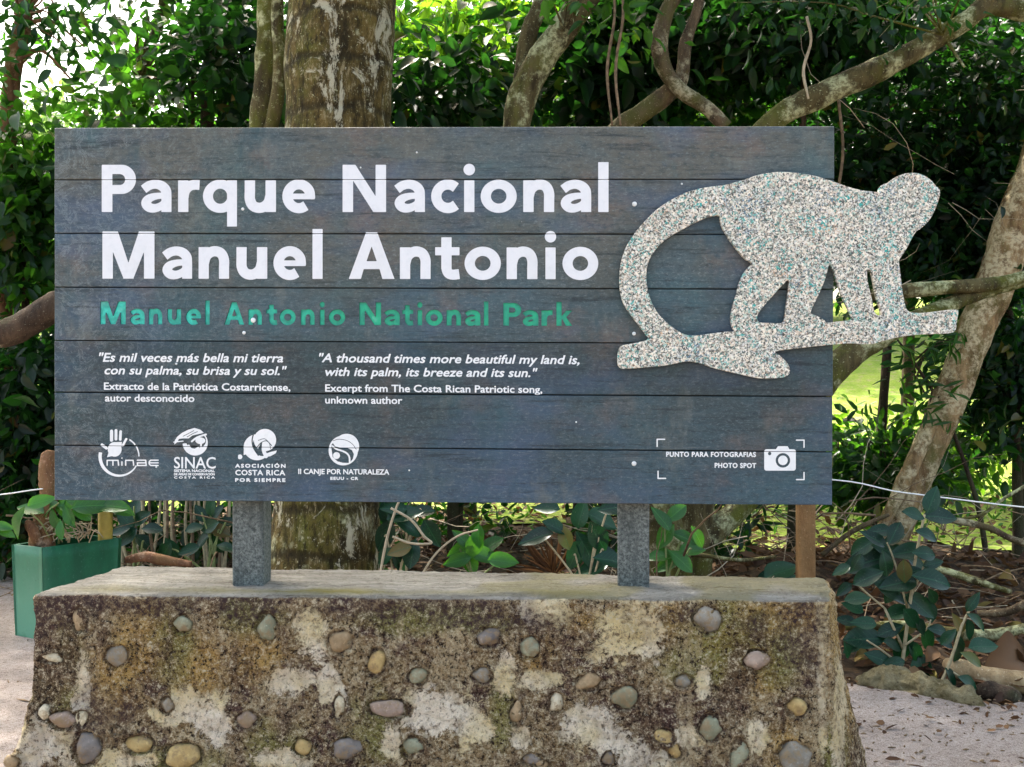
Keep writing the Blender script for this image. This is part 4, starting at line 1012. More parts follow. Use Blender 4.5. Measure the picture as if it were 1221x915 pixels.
tree('forest_tree', 'crooked brown trunk at the far left edge against the white sky', P(5, 668, 9.0),
     [[(5,680,9,12),(5,560,9,11),(4,350,9,10),(8,190,9,10),(11,120,9,10),(17,80,9,10),(27,30,9,10),(34,-20,9,9),(52,-160,9,7)],
      [(17,80,9,5),(48,60,8.9,2.5),(85,95,8.9,1.2)], [(27,30,9,4),(60,25,8.9,2),(100,55,8.9,1)]], BK['red'],
     [dict(seed=7, c=PC(72,25,8.8), r=rad(55,55,8.8), nclump=30, n=260, sig=.17, L=.12, asp=.42, mat='dark', single=120, start=P(27,20,9), every=2, lr=.012),
      dict(seed=8, c=PC(-45,50,8.8), r=rad(50,90,8.8), nclump=40, n=600, sig=.2, L=.11, asp=.45, mat='mid', single=40),
      dict(seed=88, c=PC(40,-230,9.2), r=(1.6,1.3,1.0), nclump=60, n=3500, sig=.3, L=.13, asp=.5, mat='mid')])
tree('forest_tree', 'small pale trunk leaning left in front of the white sky at upper left', P(110, 650, 10),
     [[(105,660,10,8),(112,450,10,8),(128,250,10,7),(148,145,10,7),(165,100,10,7),(178,55,10,6.5),(190,28,10,6),(205,-60,10,5)]], BK['grey'],
     [dict(seed=9, c=PC(225,75,10), r=rad(95,75,10,.8), nclump=90, n=480, sig=.22, L=.17, asp=.5, mat='mid', single=170, start=P(165,100,10), every=3, lr=.014),
      dict(seed=10, c=PC(165,140,9.4), r=rad(75,48,9.4,.6), nclump=40, n=520, sig=.2, L=.16, asp=.5, mat='mid', single=60),
      dict(seed=11, c=PC(240,-10,9.6), r=rad(110,38,9.6,.8), nclump=40, n=420, sig=.22, L=.16, asp=.45, mat='dark', single=60)])
tree('forest_tree', 'thin upright brown trunk half way between the pale trunk and the mossy one', P(245, 650, 10),
     [[(246,660,9.6,9),(247,400,9.6,8),(247,130,9.6,8),(251,60,9.6,8),(244,10,9.6,7),(240,-80,9.6,6)],
      [(230,150,9.5,2.2),(230,70,9.5,2.2),(231,-20,9.5,2)], [(206,120,9.7,1.8),(205,60,9.7,2),(198,40,9.7,1.4)], [(206,75,9.7,1.6),(216,48,9.7,1.5),(222,20,9.7,1)]], BK['dark'],
     [dict(seed=12, c=PC(285,70,9.4), r=rad(48,90,9.4,.7), nclump=60, n=1500, sig=.2, L=.15, asp=.6, mat='dark', single=150, start=P(248,60,9.6), every=3, lr=.012)])
# --- mid-distance trees and shrubs: label, trunk foot px, d, crowns
def shrub(name, label, px, d, crowns, mat='dark', cat='tree', top=None, r=6):
    c0 = crowns[0]; cx, cy = c0['px'], c0['py']
    gy = 457.5 + 1.5/d*F
    tr = [[(px, gy+6, d, r*1.3), ((px*2+cx)/3, (gy*2+cy)/3, d, r), ((px+cx*2)/3, (gy+cy*2)/3, d, r*.8), (cx, cy, d, r*.4)]]
    cr = []
    for i, c in enumerate(crowns):
        dd = c.get('d', d)
        cr.append(dict(seed=c['seed'], c=PC(c['px'], c['py'], dd), r=rad(c['rx'], c['ry'], dd, c.get('rz')), nclump=c.get('nc', 80), n=int(c['n']*(.70 if dd < 11 else .9)), sig=c.get('sig', .22), L=c.get('L', .12)*(1.28 if dd < 11 else 1.15), asp=c.get('asp', .45), mat=c['mat'], single=c.get('single', 0), start=P(cx, min(gy-20, cy + c0['ry']*.6), d) if i == 0 else None, every=6, lr=.018, up=c.get('up', .7)))
    return tree(name, label, P(px, gy, d), tr, BK[mat], cr, cat)
shrub('leafy_tree', 'tree with long yellow-green backlit leaves right of the thick ringed trunk', 545, 9.8,
      [dict(seed=20, px=540, py=70, rx=85, ry=95, n=1700, nc=80, L=.18, asp=.36, mat='bright', single=260, sig=.26), dict(seed=21, px=520, py=115, rx=90, ry=60, n=1700, L=.15, mat='dark', single=60, d=9.0)])
shrub('leafy_tree', 'dark-leaved tree between the forked trunk and the curling grey branches', 720, 9.4,
      [dict(seed=22, px=735, py=70, rx=85, ry=105, n=3600, nc=100, L=.15, asp=.5, mat='dark', single=250, sig=.24), dict(seed=23, px=760, py=130, rx=70, ry=45, n=1700, L=.09, mat='bright', d=10.2)])
shrub('leafy_tree', 'dense dark tree above the long mossy limb', 945, 9.0,
      [dict(seed=24, px=960, py=20, rx=150, ry=80, n=5200, nc=130, L=.13, asp=.45, mat='dark', single=220, sig=.24), dict(seed=25, px=880, py=100, rx=75, ry=60, n=2300, L=.11, mat='mid', single=60, d=9.6)])
shrub('leafy_tree', 'dense small-leaved tree filling the upper right corner', 1230, 9.2,
      [dict(seed=26, px=1165, py=125, rx=120, ry=95, n=6800, nc=150, L=.10, asp=.45, mat='dark', single=250, sig=.22)])
shrub('leafy_tree', 'dark tree directly behind the speckled monkey head', 1040, 9.4,
      [dict(seed=27, px=1070, py=250, rx=100, ry=95, n=6200, nc=140, L=.10, asp=.45, mat='dark', single=220, sig=.22), dict(seed=28, px=1020, py=170, rx=60, ry=40, n=1500, L=.09, mat='dark')])
shrub('leafy_tree', 'dark tree right of the monkey, its leaves around the leaning pale trunk top', 1225, 9.0,
      [dict(seed=29, px=1195, py=260, rx=75, ry=80, n=4600, nc=110, L=.10, asp=.45, mat='dark', single=150, sig=.2), dict(seed=30, px=1120, py=315, rx=80, ry=28, n=1900, L=.09, mat='dark', single=60)])
shrub('leafy_shrub', 'dark green bush at the lower right, right of the leaning pale trunk', 1215, 8.8,
      [dict(seed=31, px=1210, py=450, rx=55, ry=95, n=3400, nc=110, L=.10, asp=.45, mat='dark', single=220, sig=.2)], cat='bush')
shrub('leafy_shrub', 'green bush below the bright grassy gap, left of the leaning pale trunk', 1045, 8.9,
      [dict(seed=32, px=1042, py=560, rx=62, ry=30, n=2600, nc=90, L=.10, asp=.45, mat='mid', single=200, sig=.17)], cat='bush')
shrub('leafy_tree', 'leafy tree filling the left edge beside the sign end above the dead limb', 25, 9.0,
      [dict(seed=34, px=32, py=255, rx=58, ry=115, n=4200, nc=110, L=.12, asp=.48, mat='mid', single=260, sig=.2)])
shrub('leafy_shrub', 'dark bush at the left edge below the dead limb', 30, 8.6,
      [dict(seed=35, px=28, py=495, rx=60, ry=95, n=3000, nc=90, L=.12, asp=.48, mat='dark', single=220, sig=.2), dict(seed=36, px=0, py=600, rx=60, ry=50, n=1500, L=.10, mat='dark', single=40)], cat='bush')
shrub('leafy_shrub', 'sunny yellow-green bush behind the foot of the leaning pale trunk', 1150, 13.5,
      [dict(seed=37, px=1130, py=540, rx=75, ry=48, n=1500, nc=60, L=.13, asp=.45, mat='bright', single=60, sig=.25)], cat='bush')
shrub('leafy_shrub', 'small sunny bush beyond the right end of the sign, low in the bright grassy gap', 1010, 14.5,
      [dict(seed=38, px=1010, py=545, rx=55, ry=36, n=900, nc=40, L=.13, asp=.45, mat='bright', single=40, sig=.25)], cat='bush')
for k_, (lab, px, d, sd_) in enumerate([('low dark bush hidden behind the left part of the sign', 300, 9.2, 101), ('low dark bush hidden behind the middle of the sign', 540, 9.6, 102), ('low dark bush hidden behind the right part of the sign', 800, 9.6, 103), ('tall dark bush hidden behind the middle of the sign', 690, 10.5, 104)]):
    shrub('leafy_shrub', lab, px, d, [dict(seed=sd_, px=px, py=470 if k_ < 3 else 380, rx=90, ry=75 if k_ < 3 else 110, n=3000, nc=80, L=.12, mat='dark', sig=.25)], cat='bush')
# lance-leaved spray in the bright gap
root = empty('lance_leaf_shrub', P(1180, 690, 8.2), 'thin shrub with narrow drooping leaves in front of the bright grassy gap', 'shrub')
rr = random.Random(5); mb = MB()
pxtube([(1180,690,8.2,4),(1165,600,8.2,3),(1130,500,8.2,2.4),(1095,440,8.1,2),(1070,405,8,1.2)], 5, 6, 0, mb=mb)
tips = []
for k in range(11):
    a = (rr.uniform(1078, 1145), rr.uniform(392, 500)); s = (1130 - (500-a[1])*.45, min(500, a[1]+30))
    pxtube([(s[0], s[1], 8.1, 1.2), ((a[0]+s[0])/2, (a[1]+s[1])/2-8, 8.05, 1), (a[0], a[1], 8, .6)], 4, 5, 0, mb=mb); tips.append(a)
o = mb.build('stem', BK['dark'], root)
for a in tips:
    for j in range(8):
        an = R(rr.uniform(150, 390)); d = (math.cos(an), rr.uniform(-.4,.4), math.sin(an)*.8 - .25)
        put_leaf(root, LANCE[j % 3], P(a[0]+rr.uniform(-14,14), a[1]+rr.uniform(-10,10), 8+rr.uniform(-.15,.15)), d, (rr.uniform(-.4,.4), -.8, .6), rr.uniform(.13,.19), rr.uniform(.022,.032))
# --- second layer and hedge behind the board
for i, (lab, px, d, cs) in enumerate([
    ('tall dark tree further back behind the curling grey branches', 800, 15, [dict(seed=40, px=790, py=40, rx=170, ry=150, n=3300, nc=120, L=.22, mat='dark', sig=.4)]),
    ('tall dark tree further back in the upper right', 1080, 15.5, [dict(seed=41, px=1090, py=90, rx=170, ry=170, n=4300, nc=150, L=.20, mat='dark', sig=.4)]),
    ('tall dark tree further back at the right edge', 1260, 15, [dict(seed=42, px=1260, py=230, rx=130, ry=170, n=3600, nc=120, L=.20, mat='dark', sig=.4)]),
    ('tall green tree further back between the ringed trunk and the forked trunk', 560, 16, [dict(seed=43, px=560, py=70, rx=120, ry=80, n=1900, nc=70, L=.22, mat='mid', sig=.4)]),
    ('dark understorey tree behind the monkey tail end of the sign', 960, 13, [dict(seed=44, px=950, py=230, rx=100, ry=50, n=2200, nc=80, L=.17, mat='dark', sig=.3)]),
    ('understorey tree hidden behind the left half of the sign', 230, 11, [dict(seed=45, px=220, py=300, rx=150, ry=140, n=4500, nc=100, L=.15, mat='dark', sig=.3)]),
    ('understorey tree hidden behind the middle of the sign', 560, 12, [dict(seed=46, px=560, py=320, rx=170, ry=130, n=4500, nc=100, L=.15, mat='dark', sig=.3)]),
    ('low dark tree behind the bush at the right edge', 1235, 12, [dict(seed=47, px=1250, py=400, rx=60, ry=90, n=1800, nc=90, L=.14, mat='dark', sig=.28)]),
    ('low dark tree behind the left edge bush', -20, 12, [dict(seed=48, px=0, py=420, rx=95, ry=200, n=5200, nc=120, L=.15, mat='dark', sig=.3)]),
    ]):
    shrub('understorey_tree', lab, px, d, cs, r=7)
# --- far trees on the bank
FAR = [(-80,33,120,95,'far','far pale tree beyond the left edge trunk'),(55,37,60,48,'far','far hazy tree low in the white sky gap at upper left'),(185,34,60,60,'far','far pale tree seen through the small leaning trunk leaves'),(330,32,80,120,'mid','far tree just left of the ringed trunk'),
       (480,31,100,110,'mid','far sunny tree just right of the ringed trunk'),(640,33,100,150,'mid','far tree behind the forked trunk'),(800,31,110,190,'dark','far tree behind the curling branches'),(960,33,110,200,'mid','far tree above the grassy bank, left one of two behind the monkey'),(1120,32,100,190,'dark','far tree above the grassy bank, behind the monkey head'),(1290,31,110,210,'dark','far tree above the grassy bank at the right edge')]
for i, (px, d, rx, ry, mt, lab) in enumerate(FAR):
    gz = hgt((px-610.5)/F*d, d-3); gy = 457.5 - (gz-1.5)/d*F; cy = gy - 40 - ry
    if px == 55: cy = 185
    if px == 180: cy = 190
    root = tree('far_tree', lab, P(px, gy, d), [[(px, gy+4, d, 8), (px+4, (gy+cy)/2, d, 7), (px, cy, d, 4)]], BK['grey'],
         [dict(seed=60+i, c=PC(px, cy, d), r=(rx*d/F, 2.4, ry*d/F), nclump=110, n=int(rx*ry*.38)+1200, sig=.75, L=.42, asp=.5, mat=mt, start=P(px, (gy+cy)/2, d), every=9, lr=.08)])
# hedge of dark undergrowth at ground level behind the sign
def ground_cover(seed, name, label, boxes, mat, L, asp, n, hz, kind='stuff'):
    rs = np.random.default_rng(seed); pos = []
    for (x0, x1, y0, y1) in boxes:
        m = int(n * (x1-x0)*(y1-y0)); pos.append(np.stack([rs.uniform(x0, x1, m), rs.uniform(y0, y1, m), rs.random(m)**1.5*hz], 1))
    pos = np.concatenate(pos); n_ = len(pos)
    clump = np.array([noise.noise(Vector((p[0]*1.6, p[1]*1.6, seed))) for p in pos])
    pos = pos[clump > -.12]; n_ = len(pos)
    V, Q = leaf_arrays(pos, rs.normal(size=(n_,3)) + np.array([0,0,.1]), rs.normal(size=(n_,3))*.7 + np.array([0,-.4,.6]), L*rs.uniform(.6,1.3,n_), L*asp*rs.uniform(.8,1.2,n_))
    o = fastmesh(name, V, Q, LM[mat], None, False, np.repeat(rs.random(n_), 6)); tag(o, label, 'undergrowth', None, kind); return o
ground_cover(70, 'undergrowth', 'dark leafy undergrowth on the forest floor behind the sign', [(-4.4,-1.0,5.0,8.6),(-.9,.0,6.6,8.2),(.5,2.0,4.9,7.0),(-9,-4.4,6,8.5)], 'dark', .12, .5, 380, .95)
ground_cover(71, 'undergrowth', 'sparse green undergrowth at the edge of the sunny grass', [(-1.2,6,7.4,9.4)], 'mid', .10, .4, 50, .40)

# --- leaf litter: a low heap of dry leaves along the path edge
def litter(seed, name, label, region, n, L, hf, mat='dry'):
    rs = np.random.default_rng(seed); pos = []
    while len(pos) < n:
        x = rs.uniform(region[0], region[1]); y = rs.uniform(region[2], region[3])
        if y < path_far(x) + .05 + .25*rs.random(): continue
        pos.append((x, y, max(hgt(x, y), -.02) + hf(x, y) + rs.random()*.045))
    pos = np.array(pos); n_ = len(pos)
    V, Q = leaf_arrays(pos, rs.normal(size=(n_,3))*np.array([1,1,.35]), rs.normal(size=(n_,3))*.5 + np.array([0,-.2,1]), L*rs.uniform(.5,1.4,n_), L*.5*rs.uniform(.7,1.2,n_))
    o = fastmesh(name, V, Q, LM[mat], None, False, np.repeat(rs.random(n_), 6)); tag(o, label, 'dead leaves', None, 'stuff')
def mound(x, y):
    if x < .9: return .0
    k = max(0, 1 - abs(y - 3.9)/1.8) * min(1, (x-.9)/.8)
    return .34*k*(1 + .5*noise.noise(Vector((x*1.3, y*1.3, 4))))
V = []; Q = []
for j in range(41):
    for i in range(81):
        x = .9 + 6.5*i/80; y = 2.0 + 3.9*j/40; V.append((x, y, hgt(x, y) + mound(x, y) + .03*noise.noise(Vector((x*6,y*6,0))) - .012))
for j in range(40):
    for i in range(80): a = j*81+i; Q.append((a, a+1, a+82, a+81))
tag(mesh('soil_heap', V, Q, bpy.data.materials['dark_forest_soil_and_rotting_leaves']), kind='structure')
litter(80, 'leaf_litter', 'brown dead leaves heaped right of the plinth', (1.0, 5.5, 1.9, 5.8), 5200, .10, mound)
litter(81, 'leaf_litter', 'scattered dead leaves on the dark floor behind the sign', (-6, 3.5, 3.2, 7.4), 3600, .10, lambda x, y: 0)
litter(82, 'leaf_litter', 'dead leaves lying on the sunny grass beyond', (-2, 8, 7, 10.5), 1800, .12, lambda x, y: 0)
# twigs
def twigs(seed, label, region, n, ln, rpx, mat, hf):
    rr = random.Random(seed); mb = MB()
    for i in range(n):
        x = rr.uniform(region[0], region[1]); y = rr.uniform(region[2], region[3]); z = max(0, hgt(x, y)) + hf(x, y) + rr.random()**2*region[4]
        a = rr.uniform(0, 6.28); e = rr.gauss(.15, .45); l = ln*rr.uniform(.5, 1.5); pts = [Vector((x, y, z))]
        d = Vector((math.cos(a)*math.cos(e), math.sin(a)*math.cos(e)*.6, math.sin(e)))
        for k in range(5):
            d = (d + Vector((rr.gauss(0,.22), rr.gauss(0,.15), rr.gauss(-.04,.2)))).normalized(); pts.append(pts[-1] + d*l/5)
            if pts[-1].z < .01: pts[-1].z = .01
        r = rpx*rr.uniform(.5, 1.4); mb.tube(pts, [r*(1-.15*k) for k in range(6)], 5, 0)
    o = mb.build('twigs', mat); tag(o, label, 'twigs', None, 'stuff'); return o
TW = m_plain('bare_brown_twig', (.20,.135,.08), .85, .5, 30); TWL = m_plain('pale_dry_twig', (.42,.34,.23), .8, .3, 30)
twigs(90, 'tangle of bare brown twigs under the right half of the sign', (.8, 3.4, 2.9, 6.2, .55), 150, .7, .006, TW, lambda x, y: mound(x, y)*.6)
twigs(91, 'pale dry twigs and grass stalks under the sign', (-1.2, 3.6, 2.8, 6.0, .5), 110, .55, .0035, TWL, lambda x, y: mound(x, y)*.6)
twigs(92, 'brown twigs on the dark floor behind the planter', (-4.5, -.9, 3.9, 6.6, .6), 120, .6, .006, TW, lambda x, y: 0)
twigs(93, 'thin bare twigs hanging in the dark foliage at the upper right', (1.9, 3.8, 3.6, 5.6, .1), 20, .7, .0026, TWL, lambda x, y: 2.0 + 1.5*random.random())
# hanging vines
for i, (x, y0, y1, d, lab) in enumerate([(738,-40,150,6.4,'thin vine hanging over the middle of the sign, right one of a pair'),(728,-40,150,6.45,'thin vine hanging over the middle of the sign, left one of a pair'),(962,20,118,6.3,'short pale stalk hanging onto the long mossy limb'),(1000,120,330,8.3,'thin vine hanging just right of the sign edge')]):
    mb = pxtube([(x, y0, d, 2), (x+5, y0*.7+y1*.3, d, 1.8), (x-4, y0*.35+y1*.65, d, 2), (x+2, y1, d, 1.4)], 6, 6, .2, 20)
    tag(mb.build('hanging_vine', TW if i != 2 else TWL), lab, 'vine', 'hanging vines')

# ------------------------------------------------------------ planter, posts, string
def m_planter():
    t = NT('faded_green_painted_planter')
    z = t.sep(t.tc, 2); n = t.noise(10, 7, .7, t.mapping((1, 1, .35))); f = t.noise(70, 4, .7)
    c = t.mix(t.ramp(n, [(.38, 0), (.62, 1)]), (.004, .085, .038), (.007, .13, .058))
    lf = t.attr('faded')
    k = t.math('MULTIPLY', lf, t.ramp(t.math('ADD', z, t.math('MULTIPLY', n, .25)), [(.10, .0), (.17, 1), (.32, .8), (.56, .28)]))
    c = t.mix(k, c, (.11, .29, .19)); c = t.mix(t.ramp(f, [(.6, 0), (.68, .5)]), c, (.10, .24, .17)); c = t.mix(t.ramp(f, [(.3, .5), (.38, 0)]), c, (.01, .06, .04))
    return t.done(c, .5, t.bump(n, .25, .004), spec=.4)
PLM = m_planter()
pa, pb, pc = P(13.6, 650, 6.27), P(49.7, 650, 6.13), P(145, 644, 6.52)
proot = empty('green_planter', (pb.x, pb.y, 0), 'faded green tapered planter box behind the left end of the plinth', 'planter')
def wallpanel(a, b, faded, th=.02, h=.55):
    a = Vector((a.x, a.y, 0)); b = Vector((b.x, b.y, 0)); cx = Vector((ctr.x, ctr.y, 0))
    V = []; Fc = []; N = 8; Mz = 8
    u = (b-a); nrm = Vector((u.y, -u.x, 0)).normalized()
    if nrm.dot(a - cx) < 0: nrm = -nrm
    for side in (0, 1):
        for j in range(Mz+1):
            for i in range(N+1):
                p = a + u*(i/N) - nrm*th*side; ins = (1 - j/Mz)*.12; p = p + (cx - p)*ins*.55; V.append((p.x, p.y, .005 + (h - .005)*j/Mz))
    S = (N+1)*(Mz+1)
    for s in (0, 1):
        for j in range(Mz):
            for i in range(N): q = s*S + j*(N+1)+i; Fc.append((q, q+1, q+N+2, q+N+1))
    for i in range(N): q = Mz*(N+1)+i; Fc.append((q, q+1, S+q+1, S+q))
    for j in range(Mz):
        for i in (0, N): q = j*(N+1)+i; Fc.append((q, q+N+1, S+q+N+1, S+q))
    o = mesh('side_panel', V, Fc, PLM, proot); at = o.data.attributes.new('faded', 'FLOAT', 'POINT'); at.data.foreach_set('value', [faded]*len(V)); return o
pd = pa + (pc - pb); ctr = (pa + pb + pc + pd) / 4
e_ = .002
wallpanel(pa, pb, 1.0)['label'] = 'narrow faded end panel'
wallpanel(pb + (pc-pb)*.006, pc, .25); wallpanel(pc, pd, .3); wallpanel(pd, pa, .3)
V = []; 
for i in range(13):
    for j in range(13):
        a = pa.lerp(pb, .12 + .76*i/12); b = pd.lerp(pc, .12 + .76*i/12); p = a.lerp(b, .05 + .9*j/12); V.append((p.x, p.y, .50 + .035*noise.noise(p*9)))
Q = [(i*13+j, i*13+j+1, (i+1)*13+j+1, (i+1)*13+j) for i in range(12) for j in range(12)]
mesh('soil', V, Q, bpy.data.materials['dark_forest_soil_and_rotting_leaves'], proot)
# weathered stump standing in the planter
sroot = empty('driftwood_stump', P(52, 650, 6.3), 'rough reddish-brown driftwood stump standing in the green planter', 'stump')
pxtube([(52,665,6.3,15),(50,635,6.3,13),(56,608,6.3,12),(58,585,6.3,11),(57,562,6.3,11),(60,545,6.3,9),(62,538,6.3,5)], 6, 14, .35, 9).build('stump', BK['red'], sroot)
pxtube([(48,650,6.25,6),(40,632,6.22,7),(34,624,6.2,5),(31,622,6.2,2)], 5, 9, .3, 14).build('root', BK['red'], sroot)
mb = MB(); q = [P(125.5, y, 6.5) for y in (780, 700, 640, 598, 560)]
mb.tube(q, [.043]*5, 16, .03, 8); tag(mb.build('bamboo_post', m_plain('yellow_bamboo', (.42,.31,.07), .5, .25, 12)), 'yellow bamboo post behind the green planter', 'post')
mb = MB(); h_ = 9.7*5.9/F
mb.box((P(960.5,0,5.9).x - h_, 2.9 - h_, -.02), (P(960.5,0,5.9).x + h_, 2.9 + h_, .97))
for i, v in enumerate(mb.v): pass
ow = mb.build('wooden_post', m_bark('orange_brown_wood_post', (.36,.20,.085), (.20,.10,.04), (.42,.27,.14), (.24,.14,.06), .7, 1.4), smooth=False); tag(ow, 'brown squared wooden post behind the right end of the plinth', 'post')
ow.modifiers.new('b', 'BEVEL').width = .008
ROPE = m_plain('white_string', (.75,.75,.74), .7, .1, 60)
mb = pxtube([(-60,594,6.3,.8),(0,590,6.3,.8),(52,583,6.25,.8),(125,578,6.4,.8),(500,600-8,6.1,1.2),(940,571,5.85,.85),(1080,588,5.75,.85),(1221,605,5.7,.85),(1300,610,5.7,.85)], 8, 6, 0)
tag(mb.build('boundary_string', ROPE), 'thin white string stretched across the forest edge behind the sign', 'string')
mb = MB(); mb.tube([P(1300, 590, 5.7), Vector((P(1300,0,5.7).x, P(1300,0,5.7).y, -.02))], [.03, .035], 10, .05); tag(mb.build('wooden_post', BK['grey']), 'round grey post holding the string beyond the right edge', 'post')
mb = MB(); mb.tube([P(-60, 575, 6.3), Vector((P(-60,0,6.3).x, P(-60,0,6.3).y, -.02))], [.03, .035], 10, .05); tag(mb.build('wooden_post', BK['grey']), 'round grey post holding the string beyond the left edge', 'post')

# ------------------------------------------------------------ plants with countable leaves
STEM = m_plain('pale_green_stem', (.20,.24,.09), .6, .3, 30); STEMB = m_plain('pale_woody_stem', (.40,.33,.20), .7, .3, 30)
def plant(name, label, cat, base, stems, leaves, mat, d0, stemmat, asp=.5, seed=0, faceup=.6, group=None):
    """leaves: (px, py of the middle, length px, direction degrees with y up[, depth, aspect])"""
    root = empty(name, base, label, cat, group); rr = random.Random(seed)
    for s in stems: pxtube(s, 5, 6, .05, 20).build('stem', stemmat, root)
    for i, l in enumerate(leaves):
        px, py, L, an = l[:4]; d = d0 + (l[4] if len(l) > 4 else rr.uniform(-.10, .10)); as_ = l[5] if len(l) > 5 else asp
        dy = rr.uniform(-.35, .25); ux_, uz_ = math.cos(R(an)), math.sin(R(an))
        Lw = L*d/F*1.25; dirv = Vector((ux_, dy, uz_)).normalized()
        p0 = P(px, py, d) - Vector((ux_, 0, uz_))*Lw*.5
        nrm = Vector((rr.uniform(-.45,.45), -.85, faceup + rr.uniform(-.2,.25)))
        put_leaf(root, LS[mat][i % 2 if L > 14 else (i % 4)], p0, dirv, nrm, Lw, Lw*as_*rr.uniform(.9,1.1))
    return root
k = 3.268
def c6(l): return [(960 + a[0]/k, 580 + a[1]/k, a[2]/k) + tuple(a[3:]) for a in l]
def s6(l, d): return [(960 + x/k, 580 + y/k, d, r/k) for x, y, r in l]
plant('broad_leaf_shrub', 'glossy blue-green broad-leaved shrub right of the plinth', 'shrub', P(1073, 806, 5.45),
  [s6([(465,110,5),(440,230,6),(422,330,7),(412,430,7),(390,600,8),(372,745,9)], 5.4), s6([(310,475,4),(250,425,4),(190,370,3)], 5.4), s6([(400,480,5),(350,300,4),(320,220,3)], 5.42), s6([(385,640,6),(310,475,5)], 5.4), s6([(412,430,5),(455,330,4),(480,270,3)], 5.4), s6([(388,620,5),(470,560,4),(490,520,3)], 5.38), s6([(378,700,5),(300,640,4),(240,600,3)], 5.36)],
  c6([(495,52,92,70),(418,108,84,160),(530,114,112,2),(475,188,78,-20),(285,168,84,172),(352,182,84,60),(345,205,78,200),(235,235,104,215),(232,292,152,190),(312,300,84,-80),(142,326,64,200),(248,358,104,205),(392,250,112,178),(470,262,84,-5),(358,368,122,180),(497,362,132,-12),(338,420,84,235),(205,438,82,185),(446,462,114,-35),(370,494,92,195),(160,522,64,160),(234,592,138,180),(478,600,88,-70),(540,606,60,-25),(376,628,112,262),(446,702,104,-88),(452,548,66,-60),(285,668,94,-18),(180,620,70,200),(420,335,70,20),(300,240,70,150),(500,430,60,-60),(150,400,60,215),(165,640,60,-70),(400,560,60,210),(520,560,70,-10),(270,200,90,140),(320,260,90,215),(440,310,90,-40),(300,380,90,-30),(280,330,80,170),(350,430,90,150),(420,520,90,-50),(330,560,90,200),(350,620,80,-20),(200,300,70,60),(190,470,70,150),(480,480,80,-80),(500,300,70,15),(380,330,80,100),(230,530,80,170),(430,640,80,-60),(340,690,80,190)]), 'blue', 5.4, STEMB, .56, 3)
plant('seedling', 'young seedling with a pale bent stem right of the broad-leaved shrub', 'plant', P(1124, 822, 5.2),
  [s6([(648,470,4),(612,540,6),(580,640,6),(545,735,7),(528,768,7)], 5.15), s6([(560,715,5),(600,740,4),(640,760,3)], 5.15)],
  c6([(650,448,72,62),(676,530,92,-38),(596,532,66,120),(598,632,112,-84),(700,620,104,8),(650,672,84,-30),(568,745,70,-60),(642,766,84,-28),(640,560,70,-80),(560,590,70,230)]), 'blue', 5.15, STEMB, .5, 4)
plant('planter_plant', 'leafy green plant growing in the green planter', 'plant', P(62, 648, 6.3),
  [[(60,648,6.3,1.6),(55,615,6.25,1.4),(70,600,6.2,1)], [(70,648,6.3,1.6),(78,615,6.25,1.2),(100,600,6.2,1)], [(62,648,6.3,1.6),(50,625,6.2,1),(36,612,6.15,.8)]],
  [(35,606,30,160),(20,625,36,248,-.05),(52,608,32,205),(66,620,24,-70),(88,607,34,-15),(84,615,24,-60),(110,602,40,8),(130,603,36,0),(64,628,20,230),(74,632,20,-80),(84,628,20,-65),(98,610,24,-40),(48,598,26,20),(4,628,22,170,.2),(8,634,20,-20,.2),(70,600,26,100),(142,606,30,-20,.3),(100,598,30,170)], 'fresh', 6.2, STEM, .5, 5)
mb = MB(); rr = random.Random(9)
for i in range(46):
    x = rr.uniform(52, 112); y = rr.uniform(636, 648); pxtube([(x, y, 6.28, .8), (x+rr.uniform(-10,10), y-rr.uniform(6,16), 6.25, .7), (x+rr.uniform(-18,18), y-rr.uniform(4,24), 6.22, .5)], 3, 4, 0, mb=mb)
o = mb.build('dry_stalks', TWL, proot); o['kind'] = 'stuff'
